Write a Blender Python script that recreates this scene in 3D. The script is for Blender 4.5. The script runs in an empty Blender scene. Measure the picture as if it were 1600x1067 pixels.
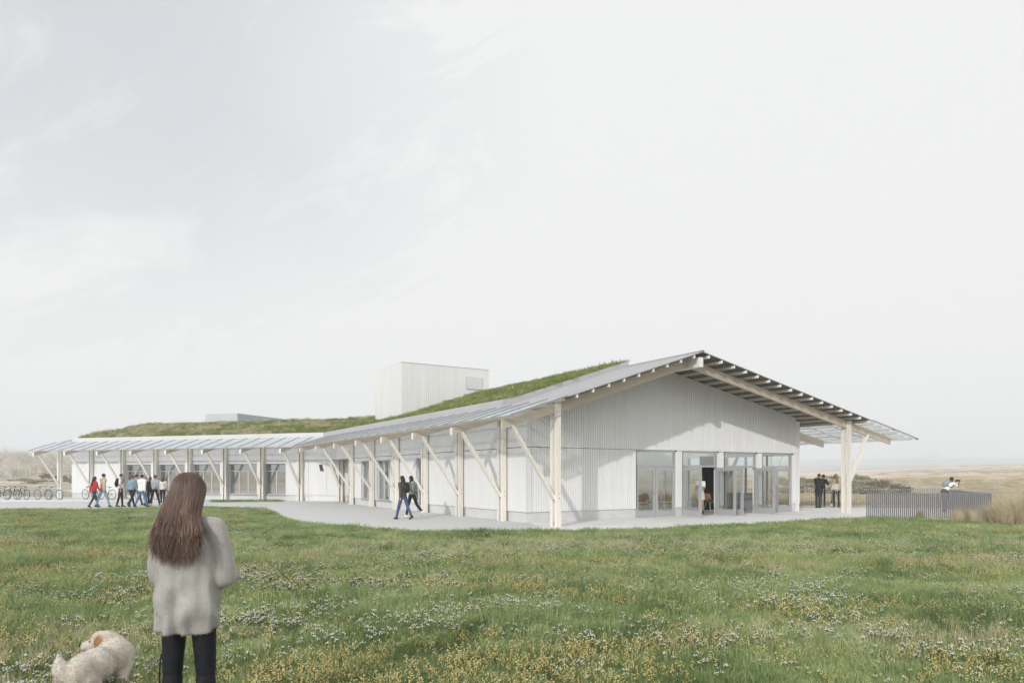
import bpy, bmesh, math, random
import numpy as np
from mathutils import Vector, Matrix, noise, Euler

random.seed(7); RNG = np.random.default_rng(11)
sc = bpy.context.scene
COL = sc.collection

# ------------------------------------------------------------------ camera
F, HZ, CX, EYE = 1080.0, 743.0, 800.0, 1.68          # focal length and horizon of the photograph in its own pixels, eye height
cam = bpy.data.cameras.new('camera'); camo = bpy.data.objects.new('camera', cam); COL.objects.link(camo)
camo.location = (0, 0, EYE); camo.rotation_euler = (math.pi/2, 0, 0)
cam.sensor_fit = 'HORIZONTAL'; cam.sensor_width = 36; cam.lens = 36*F/1600
cam.shift_y = (HZ-533.5)/1600
cam.clip_start = 0.1; cam.clip_end = 9000
cam.dof.use_dof = True; cam.dof.focus_distance = 22; cam.dof.aperture_fstop = 3.6
sc.camera = camo

# ------------------------------------------------------------------ world and sun
SUN_DIR = Vector((1.994, 4.377, -1.98)).normalized()
SUN_EL = math.asin(-SUN_DIR.z); SUN_ROT = math.atan2(-SUN_DIR.x, -SUN_DIR.y)
W = bpy.data.worlds.new('World'); sc.world = W; W.use_nodes = True
nt = W.node_tree; nt.nodes.clear()
def nd(t, typ, **kw):
    n = t.nodes.new(typ)
    for k, v in kw.items(): setattr(n, k, v)
    return n
def build_world():
    L = nt.links.new
    out = nd(nt, 'ShaderNodeOutputWorld'); bg = nd(nt, 'ShaderNodeBackground'); bg.inputs[1].default_value = 0.1
    sky = nd(nt, 'ShaderNodeTexSky', sky_type='NISHITA', sun_disc=False, sun_elevation=SUN_EL, sun_rotation=SUN_ROT)
    sky.air_density = 1.0; sky.dust_density = 2.0; sky.ozone_density = 1.0
    tc = nd(nt, 'ShaderNodeTexCoord'); mp = nd(nt, 'ShaderNodeMapping')
    sep = nd(nt, 'ShaderNodeSeparateXYZ'); L(tc.outputs['Generated'], sep.inputs[0])
    # long thin cirrus, drawn out along one slanting direction all round the sky
    L(tc.outputs['Generated'], mp.inputs[0]); mp.vector_type = 'TEXTURE'; mp.inputs['Rotation'].default_value = (0, math.radians(-30), 0); mp.inputs['Scale'].default_value = (1.7, 1.3, .55)
    n1 = nd(nt, 'ShaderNodeTexNoise'); L(mp.outputs[0], n1.inputs['Vector'])
    n1.inputs['Scale'].default_value = 4.0; n1.inputs['Detail'].default_value = 10; n1.inputs['Roughness'].default_value = 0.66; n1.inputs['Distortion'].default_value = 1.4
    n2 = nd(nt, 'ShaderNodeTexNoise'); L(tc.outputs['Generated'], n2.inputs['Vector']); n2.inputs['Scale'].default_value = 1.6; n2.inputs['Detail'].default_value = 3
    m1 = nd(nt, 'ShaderNodeMapRange'); L(n1.outputs[0], m1.inputs[0]); m1.inputs[1].default_value = 0.47; m1.inputs[2].default_value = 0.72; m1.inputs[3].default_value = 0.0; m1.inputs[4].default_value = 0.27
    # a veil that thickens to the east (right of the picture) all the way round
    gx = nd(nt, 'ShaderNodeMapRange', interpolation_type='SMOOTHSTEP'); L(sep.outputs['X'], gx.inputs[0]); gx.inputs[1].default_value = -0.5; gx.inputs[2].default_value = 0.42; gx.inputs[3].default_value = 0.0; gx.inputs[4].default_value = 0.40
    lo = nd(nt, 'ShaderNodeMapRange', interpolation_type='SMOOTHSTEP'); L(sep.outputs['Z'], lo.inputs[0]); lo.inputs[1].default_value = 0.42; lo.inputs[2].default_value = 0.0; lo.inputs[3].default_value = 0.0; lo.inputs[4].default_value = 0.42
    n2m = nd(nt, 'ShaderNodeMapRange'); L(n2.outputs[0], n2m.inputs[0]); n2m.inputs[1].default_value = 0.35; n2m.inputs[2].default_value = 0.65; n2m.inputs[3].default_value = -0.06; n2m.inputs[4].default_value = 0.10
    s = nd(nt, 'ShaderNodeMath', operation='ADD'); L(m1.outputs[0], s.inputs[0]); L(gx.outputs[0], s.inputs[1])
    s2 = nd(nt, 'ShaderNodeMath', operation='ADD'); L(s.outputs[0], s2.inputs[0]); L(lo.outputs[0], s2.inputs[1])
    s3 = nd(nt, 'ShaderNodeMath', operation='ADD'); L(s2.outputs[0], s3.inputs[0]); L(n2m.outputs[0], s3.inputs[1])
    s4 = nd(nt, 'ShaderNodeMath', operation='ADD', use_clamp=True); L(s3.outputs[0], s4.inputs[0]); s4.inputs[1].default_value = VEIL
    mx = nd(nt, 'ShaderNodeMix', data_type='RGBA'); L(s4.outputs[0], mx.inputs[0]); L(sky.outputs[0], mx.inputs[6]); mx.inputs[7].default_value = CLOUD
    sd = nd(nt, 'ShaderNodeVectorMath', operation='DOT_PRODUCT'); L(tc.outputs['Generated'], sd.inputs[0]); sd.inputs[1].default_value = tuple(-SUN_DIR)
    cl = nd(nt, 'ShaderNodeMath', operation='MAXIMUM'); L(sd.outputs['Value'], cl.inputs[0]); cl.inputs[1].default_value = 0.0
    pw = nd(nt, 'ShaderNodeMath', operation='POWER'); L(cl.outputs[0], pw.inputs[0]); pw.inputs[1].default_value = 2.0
    ml = nd(nt, 'ShaderNodeMath', operation='MULTIPLY_ADD'); L(pw.outputs[0], ml.inputs[0]); ml.inputs[1].default_value = 0.75; ml.inputs[2].default_value = 1.0  # glow round the sun, added out of view to brighten shaded walls
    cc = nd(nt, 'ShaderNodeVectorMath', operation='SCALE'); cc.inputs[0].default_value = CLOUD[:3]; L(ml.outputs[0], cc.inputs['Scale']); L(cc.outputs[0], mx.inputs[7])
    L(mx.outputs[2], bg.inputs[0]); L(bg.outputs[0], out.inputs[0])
HAZE = 0.0013
VEIL = 0.64; CLOUD = (8.42, 8.47, 8.50, 1)
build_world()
sun = bpy.data.lights.new('sun', 'SUN'); sun.energy = 2.3; sun.angle = math.radians(0.8); sun.color = (1.0, 0.975, 0.94)
suno = bpy.data.objects.new('sun', sun); COL.objects.link(suno); suno.rotation_euler = SUN_DIR.to_track_quat('-Z', 'Y').to_euler()
suno.location = (-10, -20, 30)
sc.view_settings.view_transform = 'Standard'; sc.view_settings.look = 'None'; sc.view_settings.gamma = 1
sc.view_settings.exposure = 0.08; sc.view_settings.use_curve_mapping = False
sc.cycles.max_bounces = 8; sc.cycles.diffuse_bounces = 5; sc.cycles.glossy_bounces = 3; sc.cycles.transparent_max_bounces = 24
sc.cycles.transmission_bounces = 4; sc.cycles.volume_bounces = 3; sc.cycles.use_denoising = True
sc.cycles.caustics_reflective = False; sc.cycles.caustics_refractive = False

# ------------------------------------------------------------------ helpers
def G(px, py, z=0.0):
    """ground point seen at a pixel of the photograph"""
    Y = F*(EYE-z)/(py-HZ); return Vector(((px-CX)/F*Y, Y, z))
def sstep(a, b, x):
    t = min(1, max(0, (x-a)/(b-a))); return t*t*(3-2*t)

WM = {}
def link(o, parent=None, M=None):
    COL.objects.link(o); M = M or Matrix.Identity(4); WM[o.name] = M
    if parent is not None:
        o.parent = parent; o.matrix_parent_inverse = Matrix.Identity(4)
        o.matrix_local = WM[parent.name].inverted() @ M
    else: o.matrix_local = M
    return o
def tag(o, label=None, cat=None, group=None, kind=None):
    if label: o['label'] = label
    if cat: o['category'] = cat
    if group: o['group'] = group
    if kind: o['kind'] = kind
    return o
def empty(name, M, parent=None):
    o = bpy.data.objects.new(name, None); o.empty_display_size = 0.2
    return link(o, parent, M)
T = Matrix.Translation
def RZ(a): return Matrix.Rotation(a, 4, 'Z')

class MB:
    def __init__(s): s.v = []; s.f = []; s.m = []
    def setm(s, m): s.m = list(m); return s
    def add(s, vs, fs, mi=0):
        b = len(s.v); s.v += [tuple(p) for p in vs]; s.f += [tuple(i+b for i in f) for f in fs]; s.m += [mi]*len(fs); return s
    def box(s, x0, x1, y0, y1, z0, z1, mi=0):
        return s.add([(x0,y0,z0),(x1,y0,z0),(x1,y1,z0),(x0,y1,z0),(x0,y0,z1),(x1,y0,z1),(x1,y1,z1),(x0,y1,z1)],
                     [(0,3,2,1),(4,5,6,7),(0,1,5,4),(1,2,6,5),(2,3,7,6),(3,0,4,7)], mi)
    def beam(s, p, q, w, h, up=(0,0,1), mi=0):
        p = Vector(p); q = Vector(q); d = (q-p).normalized(); up = Vector(up)
        if abs(d.dot(up)) > .98: up = Vector((1,0,0))
        sd = d.cross(up).normalized(); uu = sd.cross(d)
        vs = [a + sd*(i*w/2) + uu*(j*h/2) for a in (p, q) for i, j in ((-1,-1),(1,-1),(1,1),(-1,1))]
        return s.add(vs, [(0,1,2,3),(7,6,5,4),(0,4,5,1),(1,5,6,2),(2,6,7,3),(3,7,4,0)], mi)
    def prism(s, poly, v0, v1, mi=0):
        """poly of (x,z), extruded along y"""
        if sum(p[0]*q[1]-q[0]*p[1] for p, q in zip(poly, poly[1:]+poly[:1])) < 0: poly = poly[::-1]
        n = len(poly); vs = [(a, v0, c) for a, c in poly] + [(a, v1, c) for a, c in poly]
        fs = [tuple(range(n)), tuple(range(2*n-1, n-1, -1))] + [((i+1) % n, i, n+i, n+(i+1) % n) for i in range(n)]
        return s.add(vs, fs, mi)
    def tube(s, pts, rad, n=8, cap=True, mi=0, flat=None):
        pts = [Vector(p) for p in pts]
        if not hasattr(rad, '__len__'): rad = [rad]*len(pts)
        vs = []; fs = []; ref = None
        for i, p in enumerate(pts):
            d = (pts[min(i+1, len(pts)-1)]-pts[max(i-1, 0)])
            d = d.normalized() if d.length > 1e-9 else Vector((0,0,1))
            if ref is None: ref = Vector((1,0,0)) if abs(d.x) < .8 else Vector((0,1,0))
            a = d.cross(ref).normalized(); b = d.cross(a).normalized(); ref = b.cross(d) if False else ref
            for k in range(n):
                t = 2*math.pi*k/n; vs.append(p + a*(math.cos(t)*rad[i]) + b*(math.sin(t)*rad[i]))
        for i in range(len(pts)-1):
            for k in range(n): fs.append((i*n+k, i*n+(k+1) % n, (i+1)*n+(k+1) % n, (i+1)*n+k))
        if cap: fs += [tuple(range(n))[::-1], tuple((len(pts)-1)*n+k for k in range(n))]
        return s.add(vs, fs, mi)
    def ell(s, c, r, M=None, seg=12, rings=8, mi=0):
        c = Vector(c); vs = []; fs = []
        M = M or Matrix.Identity(3)
        vs.append(c + M @ Vector((0,0,r[2])))
        for i in range(1, rings):
            ph = math.pi*i/rings
            for k in range(seg):
                t = 2*math.pi*k/seg
                vs.append(c + M @ Vector((r[0]*math.sin(ph)*math.cos(t), r[1]*math.sin(ph)*math.sin(t), r[2]*math.cos(ph))))
        vs.append(c + M @ Vector((0,0,-r[2]))); last = len(vs)-1
        for k in range(seg):
            fs.append((0, 1+k, 1+(k+1) % seg)); fs.append((last, 1+(rings-2)*seg+(k+1) % seg, 1+(rings-2)*seg+k))
        for i in range(rings-2):
            for k in range(seg):
                a = 1+i*seg; fs.append((a+k, a+seg+k, a+seg+(k+1) % seg, a+(k+1) % seg))
        return s.add(vs, fs, mi)
    def cap(s, p, r0, q, r1, n=10, mi=0):
        """tapered capsule"""
        s.ell(p, (r0,)*3, seg=n, rings=6, mi=mi); s.ell(q, (r1,)*3, seg=n, rings=6, mi=mi)
        return s.tube([p, q], [r0, r1], n=n, mi=mi)
    def mesh(s, name, mats, smooth=False):
        me = bpy.data.meshes.new(name); me.from_pydata(s.v, [], s.f)
        for m in (mats if isinstance(mats, (list, tuple)) else [mats]): me.materials.append(m)
        if any(s.m): me.polygons.foreach_set('material_index', s.m)
        if smooth: me.polygons.foreach_set('use_smooth', [True]*len(me.polygons))
        me.update(); return me
    def obj(s, name, mats, parent=None, M=None, smooth=False):
        return link(bpy.data.objects.new(name, s.mesh(name, mats, smooth)), parent, M)
def put(mesh, name, parent, M): return link(bpy.data.objects.new(name, mesh), parent, M)
def boxobj(name, mat, parent, M, *b): return MB().box(*b).obj(name, mat, parent, M)

# ------------------------------------------------------------------ materials
def mat(name, col, rough=.7, var=.12, scale=3.0, stretch=(1,1,1), bump=0, bscale=None, spec=.35, metal=0, detail=5, col2=None, coord='Object', rnd=0):
    m = bpy.data.materials.new(name); m.use_nodes = True; t = m.node_tree; b = t.nodes['Principled BSDF']; L = t.links.new
    b.inputs['Roughness'].default_value = rough; b.inputs['Specular IOR Level'].default_value = spec; b.inputs['Metallic'].default_value = metal
    tc = nd(t, 'ShaderNodeTexCoord'); mp = nd(t, 'ShaderNodeMapping'); L(tc.outputs[coord], mp.inputs[0]); mp.inputs['Scale'].default_value = stretch
    n = nd(t, 'ShaderNodeTexNoise'); L(mp.outputs[0], n.inputs['Vector']); n.inputs['Scale'].default_value = scale; n.inputs['Detail'].default_value = detail
    r = nd(t, 'ShaderNodeValToRGB'); L(n.outputs[0], r.inputs[0])
    c = np.array(col); c2 = np.array(col2) if col2 is not None else np.clip(c*(1+var), 0, 1); c1 = c if col2 is not None else c*(1-var)
    e = r.color_ramp.elements; e[0].position = .3; e[1].position = .7; e[0].color = (*c1, 1); e[1].color = (*c2, 1)
    if rnd:
        oi = nd(t, 'ShaderNodeObjectInfo'); mr = nd(t, 'ShaderNodeMapRange'); L(oi.outputs['Random'], mr.inputs[0]); mr.inputs[3].default_value = 1-rnd; mr.inputs[4].default_value = 1+rnd*.4
        sc2 = nd(t, 'ShaderNodeVectorMath', operation='SCALE'); L(r.outputs[0], sc2.inputs[0]); L(mr.outputs[0], sc2.inputs['Scale']); L(sc2.outputs[0], b.inputs['Base Color'])
    else: L(r.outputs[0], b.inputs['Base Color'])
    if bump:
        n2 = nd(t, 'ShaderNodeTexNoise'); L(mp.outputs[0], n2.inputs['Vector']); n2.inputs['Scale'].default_value = bscale or scale*6; n2.inputs['Detail'].default_value = 4
        bp = nd(t, 'ShaderNodeBump'); bp.inputs['Strength'].default_value = bump; bp.inputs['Distance'].default_value = .02
        L(n2.outputs[0], bp.inputs['Height']); L(bp.outputs[0], b.inputs['Normal'])
    return m
M_ = {}
M_['white'] = mat('white_panel', (.725,.725,.728), .55, .035, 1.6, (1,2.2,.18), bump=.03, bscale=20)
M_['batten'] = mat('light_grey_cladding', (.80,.80,.805), .5, .05, 2.0, (2.5,2.5,.12))
M_['batten_back'] = mat('cladding_backing', (.78,.78,.785), .6, .03, 1.0)
M_['wood'] = mat('whitewashed_timber', (.80,.76,.69), .65, .09, 5, (6,6,.35), bump=.08, bscale=30, rnd=.10)
M_['wood2'] = mat('purlin_timber', (.66,.58,.47), .65, .12, 3.0, (4,.15,4), bump=.05, bscale=30)
M_['wood_end'] = mat('timber_end_paint', (.85,.84,.81), .6, .04, 8)
M_['soffit'] = mat('shaded_sheet_underside', (.11,.11,.115), .5, .1, 1.0)  # darker than the sheet top, shade under the roof put into the colour
M_['glulam'] = mat('shaded_brown_glulam', (.58,.505,.415), .6, .10, 4, (.6,6,6), rnd=.06)  # brown rafter timber, darkened with the shade under the porch roof
M_['sheet'] = mat('grey_roof_sheet', (.40,.40,.41), .45, .06, 1.0, metal=.15, spec=.5)
M_['flash'] = mat('grey_metal_flashing', (.50,.50,.51), .4, .04, .8, metal=.2, spec=.5)
M_['flash_white'] = mat('white_metal_flashing', (.66,.66,.67), .4, .03, .8)
M_['concrete'] = mat('plinth_concrete', (.60,.60,.60), .8, .06, 2.5, bump=.1, bscale=30)
M_['terrace'] = mat('terrace_concrete', (.75,.745,.73), .85, .07, .9, bump=.05, bscale=25)
M_['gravel'] = mat('gravel', (.60,.60,.585), .95, .15, 11, bump=.8, bscale=34, detail=14)
M_['frame'] = mat('grey_window_frame', (.40,.405,.41), .4, .03, 1.0)
M_['dark'] = mat('dark_recess_and_reflection', (.05,.05,.05), .7, .1, 2.0)
M_['inside'] = mat('interior_plaster', (.84,.82,.77), .8, .06, 1.0)
M_['inside_floor'] = mat('interior_floor', (.55,.55,.54), .35, .08, .8)
M_['blind'] = mat('roller_blind', (.62,.60,.53), .8, .03, 2.0)
M_['curtain'] = mat('black_curtain', (.008,.008,.008), .9, .2, 4.0, (6,6,.3))
M_['steel'] = mat('steel', (.60,.60,.60), .3, .05, 3.0, metal=.9)
M_['rail'] = mat('grey_railing', (.30,.30,.31), .5, .06, 2.0)
M_['chair'] = mat('brown_chair_shell', (.36,.15,.075), .5, .18, 5.0)
M_['soil'] = mat('lawn_soil', (.11,.135,.065), .95, .35, 1.2, bump=.5, bscale=20)

def glass_mat(name, tint, refl, rough=.01):
    m = bpy.data.materials.new(name); m.use_nodes = True; t = m.node_tree; t.nodes.clear(); L = t.links.new
    o = nd(t, 'ShaderNodeOutputMaterial'); tr = nd(t, 'ShaderNodeBsdfTransparent'); tr.inputs[0].default_value = (*tint, 1)
    gl = nd(t, 'ShaderNodeBsdfGlossy'); gl.inputs['Roughness'].default_value = rough; gl.inputs[0].default_value = (.95,.97,.97,1)
    fr = nd(t, 'ShaderNodeFresnel'); fr.inputs[0].default_value = 1.52
    mr = nd(t, 'ShaderNodeMapRange'); L(fr.outputs[0], mr.inputs[0]); mr.inputs[3].default_value = refl; mr.inputs[4].default_value = 1.0
    ge = nd(t, 'ShaderNodeNewGeometry'); iv = nd(t, 'ShaderNodeMath', operation='SUBTRACT'); iv.inputs[0].default_value = 1.0; L(ge.outputs['Backfacing'], iv.inputs[1]); mu = nd(t, 'ShaderNodeMath', operation='MULTIPLY'); L(mr.outputs[0], mu.inputs[0]); L(iv.outputs[0], mu.inputs[1])
    mx = nd(t, 'ShaderNodeMixShader'); L(mu.outputs[0], mx.inputs[0]); L(tr.outputs[0], mx.inputs[1]); L(gl.outputs[0], mx.inputs[2]); L(mx.outputs[0], o.inputs[0])
    return m
M_['glass'] = glass_mat('window_glass', (.94,.96,.95), .27)
M_['added_rooflight'] = glass_mat('clear_glass', (.96,.97,.97), .05)  # clear glass of the added roof opening, shared by the side panes
M_['glass_wing'] = glass_mat('wing_window_glass', (.80,.82,.82), .42)
def canopy_mat(name, thru, milk, refl=None):
    m = bpy.data.materials.new(name); m.use_nodes = True; t = m.node_tree; t.nodes.clear(); L = t.links.new
    o = nd(t, 'ShaderNodeOutputMaterial'); tr = nd(t, 'ShaderNodeBsdfTransparent'); tr.inputs[0].default_value = (.90,.93,.96,1)
    df = nd(t, 'ShaderNodeBsdfDiffuse'); df.inputs[0].default_value = (.93,.96,.99,1)
    tl = nd(t, 'ShaderNodeBsdfTranslucent'); tl.inputs[0].default_value = (.90,.93,.96,1)
    gl = nd(t, 'ShaderNodeBsdfGlossy'); gl.inputs['Roughness'].default_value = .16; gl.inputs[0].default_value = (.90,.95,1,1)
    a = nd(t, 'ShaderNodeMixShader'); a.inputs[0].default_value = .46; L(df.outputs[0], a.inputs[1]); L(tl.outputs[0], a.inputs[2])
    b = nd(t, 'ShaderNodeMixShader'); b.inputs[0].default_value = milk; L(tr.outputs[0], b.inputs[1]); L(a.outputs[0], b.inputs[2])
    lw = nd(t, 'ShaderNodeLayerWeight'); lw.inputs[0].default_value = .5; fr = nd(t, 'ShaderNodeMath', operation='POWER'); L(lw.outputs['Facing'], fr.inputs[0]); fr.inputs[1].default_value = 2.0
    c = nd(t, 'ShaderNodeMixShader')
    if refl is None: L(fr.outputs[0], c.inputs[0])
    else: c.inputs[0].default_value = refl
    L(b.outputs[0], c.inputs[1]); L(gl.outputs[0], c.inputs[2]); L(c.outputs[0], o.inputs[0])
    return m
M_['canopy'] = canopy_mat('translucent_canopy_sheet', .5, .55)
M_['clear_edge'] = glass_mat('clear_sheet_back', (.97,.98,.98), .02, .1)
M_['canopy_clear'] = canopy_mat('translucent_eave_sheet', .7, .30, .06)

def plant_mat(name, stops, scale=.35, rnd=.5, rough=.65, trans=.25, fine=.9):
    """foliage colour from a large noise over the ground plus a random value for each clump"""
    m = bpy.data.materials.new(name); m.use_nodes = True; t = m.node_tree; b = t.nodes['Principled BSDF']; L = t.links.new
    b.inputs['Roughness'].default_value = rough; b.inputs['Specular IOR Level'].default_value = .25
    ge = nd(t, 'ShaderNodeNewGeometry'); oi = nd(t, 'ShaderNodeObjectInfo')
    n = nd(t, 'ShaderNodeTexNoise'); L(ge.outputs['Position'], n.inputs['Vector']); n.inputs['Scale'].default_value = scale; n.inputs['Detail'].default_value = 6; n.inputs['Roughness'].default_value = .65
    mr = nd(t, 'ShaderNodeMapRange'); L(n.outputs[0], mr.inputs[0]); mr.inputs[1].default_value = .32; mr.inputs[2].default_value = .68
    mx = nd(t, 'ShaderNodeMix', data_type='FLOAT'); mx.inputs[0].default_value = rnd; L(mr.outputs[0], mx.inputs[2]); L(oi.outputs['Random'], mx.inputs[3])
    r = nd(t, 'ShaderNodeValToRGB'); nf = nd(t, 'ShaderNodeTexNoise'); L(ge.outputs['Position'], nf.inputs['Vector']); nf.inputs['Scale'].default_value = 28; nf.inputs['Detail'].default_value = 2
    fa = nd(t, 'ShaderNodeMath', operation='MULTIPLY_ADD', use_clamp=True); L(nf.outputs[0], fa.inputs[0]); fa.inputs[1].default_value = fine; fb = nd(t, 'ShaderNodeMath', operation='SUBTRACT'); L(mx.outputs[0], fb.inputs[0]); fb.inputs[1].default_value = fine*.5; L(fb.outputs[0], fa.inputs[2])
    L(fa.outputs[0], r.inputs[0]); e = r.color_ramp.elements
    while len(e) < len(stops): e.new(.5)
    for i, (p, c) in enumerate(stops): e[i].position = p; e[i].color = (*c, 1)
    L(r.outputs[0], b.inputs['Base Color'])
    if trans:
        o = t.nodes['Material Output']; tl = nd(t, 'ShaderNodeBsdfTranslucent'); L(r.outputs[0], tl.inputs[0])
        ms = nd(t, 'ShaderNodeMixShader'); ms.inputs[0].default_value = trans; L(b.outputs[0], ms.inputs[1]); L(tl.outputs[0], ms.inputs[2]); L(ms.outputs[0], o.inputs[0])
    return m
M_['grass'] = plant_mat('lawn_grass', [(0,(.080,.122,.046)),(.30,(.205,.285,.112)),(.65,(.390,.470,.210)),(1,(.68,.71,.40))], .45, trans=.35)
M_['roofgrass'] = plant_mat('roof_grass', [(0,(.11,.145,.040)),(.45,(.225,.275,.080)),(.8,(.33,.36,.13)),(1,(.48,.47,.25))], .6)
M_['pale_tuft'] = plant_mat('pale_dry_tuft', [(0,(.46,.42,.26)),(1,(.68,.62,.42))], 1.0, .6)
M_['dry'] = plant_mat('dry_grass', [(0,(.30,.27,.14)),(.45,(.54,.46,.31)),(1,(.70,.62,.47))], .8, .7)
M_['stem'] = plant_mat('flower_stem', [(0,(.11,.15,.05)),(1,(.19,.23,.09))], .5)
M_['petal_w'] = plant_mat('white_petal', [(0,(.78,.79,.70)),(1,(.90,.90,.84))], 2, .8, trans=.2)
M_['petal_y'] = plant_mat('yellow_petal', [(0,(.66,.52,.18)),(.6,(.76,.65,.30)),(1,(.78,.74,.46))], 1.2, .6, trans=.2)
M_['shrub'] = plant_mat('heath_shrub', [(0,(.17,.165,.10)),(.5,(.28,.255,.17)),(1,(.42,.37,.27))], .05, .5, trans=0)
M_['wood_far'] = plant_mat('bare_woodland', [(0,(.46,.44,.38)),(.5,(.60,.57,.51)),(1,(.70,.67,.60))], .05, .5, trans=0)
# ------------------------------------------------------------------ frames of the two bars: u across, v along, z up
AX_B = Vector((.854, .5203, 0)); AX_A = Vector((-.5203, .854, 0)); C0 = Vector((1.43, 22.7, 0))
W_N = Vector((.3206, .947, 0)); W_A = Vector((-.947, .3206, 0)); W0 = Vector((-14.07, 45.9, 0))
HALL = T(C0) @ RZ(math.atan2(AX_B.y, AX_B.x)); WING = T(W0) @ RZ(math.atan2(W_N.y, W_N.x))
def hp(u, v, z=0): return C0 + AX_B*u + AX_A*v + Vector((0,0,z))
def wp(u, v, z=0): return W0 + W_N*u + W_A*v + Vector((0,0,z))
U_R = 6.05; Z_R = 6.22; SL = .329; SR = .195
def zr(u): return Z_R - SL*(U_R-u) if u < U_R else Z_R - SR*(u-U_R)
def zw(u): return zr(u) if u < 0 else zr(0) + .245*u if u < U_R else zr(0) + .245*U_R - .12*(u-U_R)   # the wing rises less behind the eave
def vend(u): return 26.5 + .364*u            # mitre where hall meets wing, in hall v
def tbeg(u): return -1.81 - .364*u           # the same mitre in wing v
BAY = 3.483; V_FRONT = -.72; WBAY = 3.09; T_END = 22.0

# ------------------------------------------------------------------ ground, far hills
def gz(X, Y):
    d = math.hypot(X, Y)
    if Y <= 0 and d < 60: return -.02
    r = sstep(70, 230, d)
    hx = 2.5 + .5*noise.noise(Vector((X*.012, Y*.012, 3)))
    z = -.02 + r*hx
    side = X/(d+1e-6)
    if d > 45:
        bump = noise.noise(Vector((X*.025, Y*.025, 0)))*1.5 + noise.noise(Vector((X*.09, Y*.09, 5)))*.3
        z += bump*sstep(45, 110, d)*(1-sstep(400, 700, d))
        # sandy mound to the right
        z += 2.5*math.exp(-(((X-88)/38)**2 + ((Y-135)/30)**2)) + .8*math.exp(-(((X-150)/40)**2 + ((Y-150)/25)**2))
        # wooded bank to the left
        z += 3.4*math.exp(-(((X+115)/60)**2 + ((Y-145)/40)**2))
    z += sstep(300, 2600, d)*58*(.92+.30*noise.noise(Vector((X*.0016, Y*.0016, 9))))
    return z
def build_ground():
    rr = [0, 6, 12, 20, 30, 38, 46, 54, 62, 70, 80, 90, 100, 112, 126, 140, 156, 174, 194, 216, 240, 270, 310, 360, 430, 520, 640, 800, 1000, 1250, 1550, 1900, 2250, 2600]
    n = 220; mb = MB(); vs = []; fs = []
    for r in rr[1:]:
        for k in range(n):
            a = 2*math.pi*k/n; X = r*math.sin(a); Y = r*math.cos(a); vs.append((X, Y, gz(X, Y)))
    c = len(vs); vs.append((0, 0, -.02))
    for k in range(n): fs.append((c, (k+1) % n, k))
    for i in range(len(rr)-2):
        for k in range(n): fs.append((i*n+k, i*n+(k+1) % n, (i+1)*n+(k+1) % n, (i+1)*n+k))
    m = bpy.data.materials.new('heath'); m.use_nodes = True; t = m.node_tree; b = t.nodes['Principled BSDF']; L = t.links.new
    b.inputs['Roughness'].default_value = .95; b.inputs['Specular IOR Level'].default_value = .1
    tc = nd(t, 'ShaderNodeTexCoord')
    n1 = nd(t, 'ShaderNodeTexNoise'); L(tc.outputs['Object'], n1.inputs['Vector']); n1.inputs['Scale'].default_value = .022; n1.inputs['Detail'].default_value = 8; n1.inputs['Roughness'].default_value = .6
    n2 = nd(t, 'ShaderNodeTexNoise'); L(tc.outputs['Object'], n2.inputs['Vector']); n2.inputs['Scale'].default_value = .35; n2.inputs['Detail'].default_value = 6
    mm = nd(t, 'ShaderNodeMix', data_type='FLOAT'); mm.inputs[0].default_value = .35; L(n1.outputs[0], mm.inputs[2]); L(n2.outputs[0], mm.inputs[3])
    r = nd(t, 'ShaderNodeValToRGB'); L(mm.outputs[0], r.inputs[0]); e = r.color_ramp.elements
    for _ in range(2): e.new(.5)
    for i, (p, cc) in enumerate([(.38,(.27,.26,.20)),(.47,(.45,.40,.32)),(.54,(.63,.55,.455)),(.66,(.72,.64,.55))]): e[i].position = p; e[i].color = (*cc, 1)
    L(r.outputs[0], b.inputs['Base Color'])
    kr = next(i for i, r in enumerate(rr[1:]) if r >= 430)
    near = MB().add(vs, [f for f in fs if max(f) < (kr+1)*n or c in f]); o = near.obj('ground', m, smooth=True); tag(o, kind='structure')
    fv = [(x_, y_, z_) for x_, y_, z_ in vs[kr*n:c]]; far = MB().add(fv, [tuple(i-kr*n for i in f) for f in fs if min(f) >= kr*n and c not in f])
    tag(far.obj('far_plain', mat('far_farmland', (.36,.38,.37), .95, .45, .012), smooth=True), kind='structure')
build_ground()

def sheet(name, pts, z, m, kind='structure'):
    bm = bmesh.new(); f = bm.faces.new([bm.verts.new((p[0], p[1], z)) for p in pts])
    if f.normal.z < 0: f.normal_flip()
    bm.normal_update()
    if bm.faces[:][0].normal.z < 0: bmesh.ops.reverse_faces(bm, faces=bm.faces[:])
    bmesh.ops.triangulate(bm, faces=bm.faces[:], ngon_method='EAR_CLIP')
    me = bpy.data.meshes.new(name); bm.to_mesh(me); bm.free(); me.materials.append(m)
    return tag(link(bpy.data.objects.new(name, me)), kind=kind)
EDGE_PX = [(-420,801),(-150,800),(0,798.5),(130,796.5),(250,794),(330,793.5),(395,795),(424,799),(434,806),(448,812),(470,816.5),(520,822.5),(600,828.5),(700,832.5),(800,834),(870,832.5),
           (1000,829),(1130,823),(1250,816.5),(1345,811.5),(1420,811.5),(1480,816),(1543,820),(1600,824),(1850,834),(2300,850)]
def smooth_line(pts, k=4):
    out = []
    for i in range(len(pts)-1):
        p0 = pts[max(i-1,0)]; p1 = pts[i]; p2 = pts[i+1]; p3 = pts[min(i+2,len(pts)-1)]
        for j in range(k):
            t = j/k
            out.append(.5*((2*p1)+(p2-p0)*t+(2*p0-5*p1+4*p2-p3)*t*t+(3*p1-p0-3*p2+p3)*t**3))
    out.append(pts[-1]); return out
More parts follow.
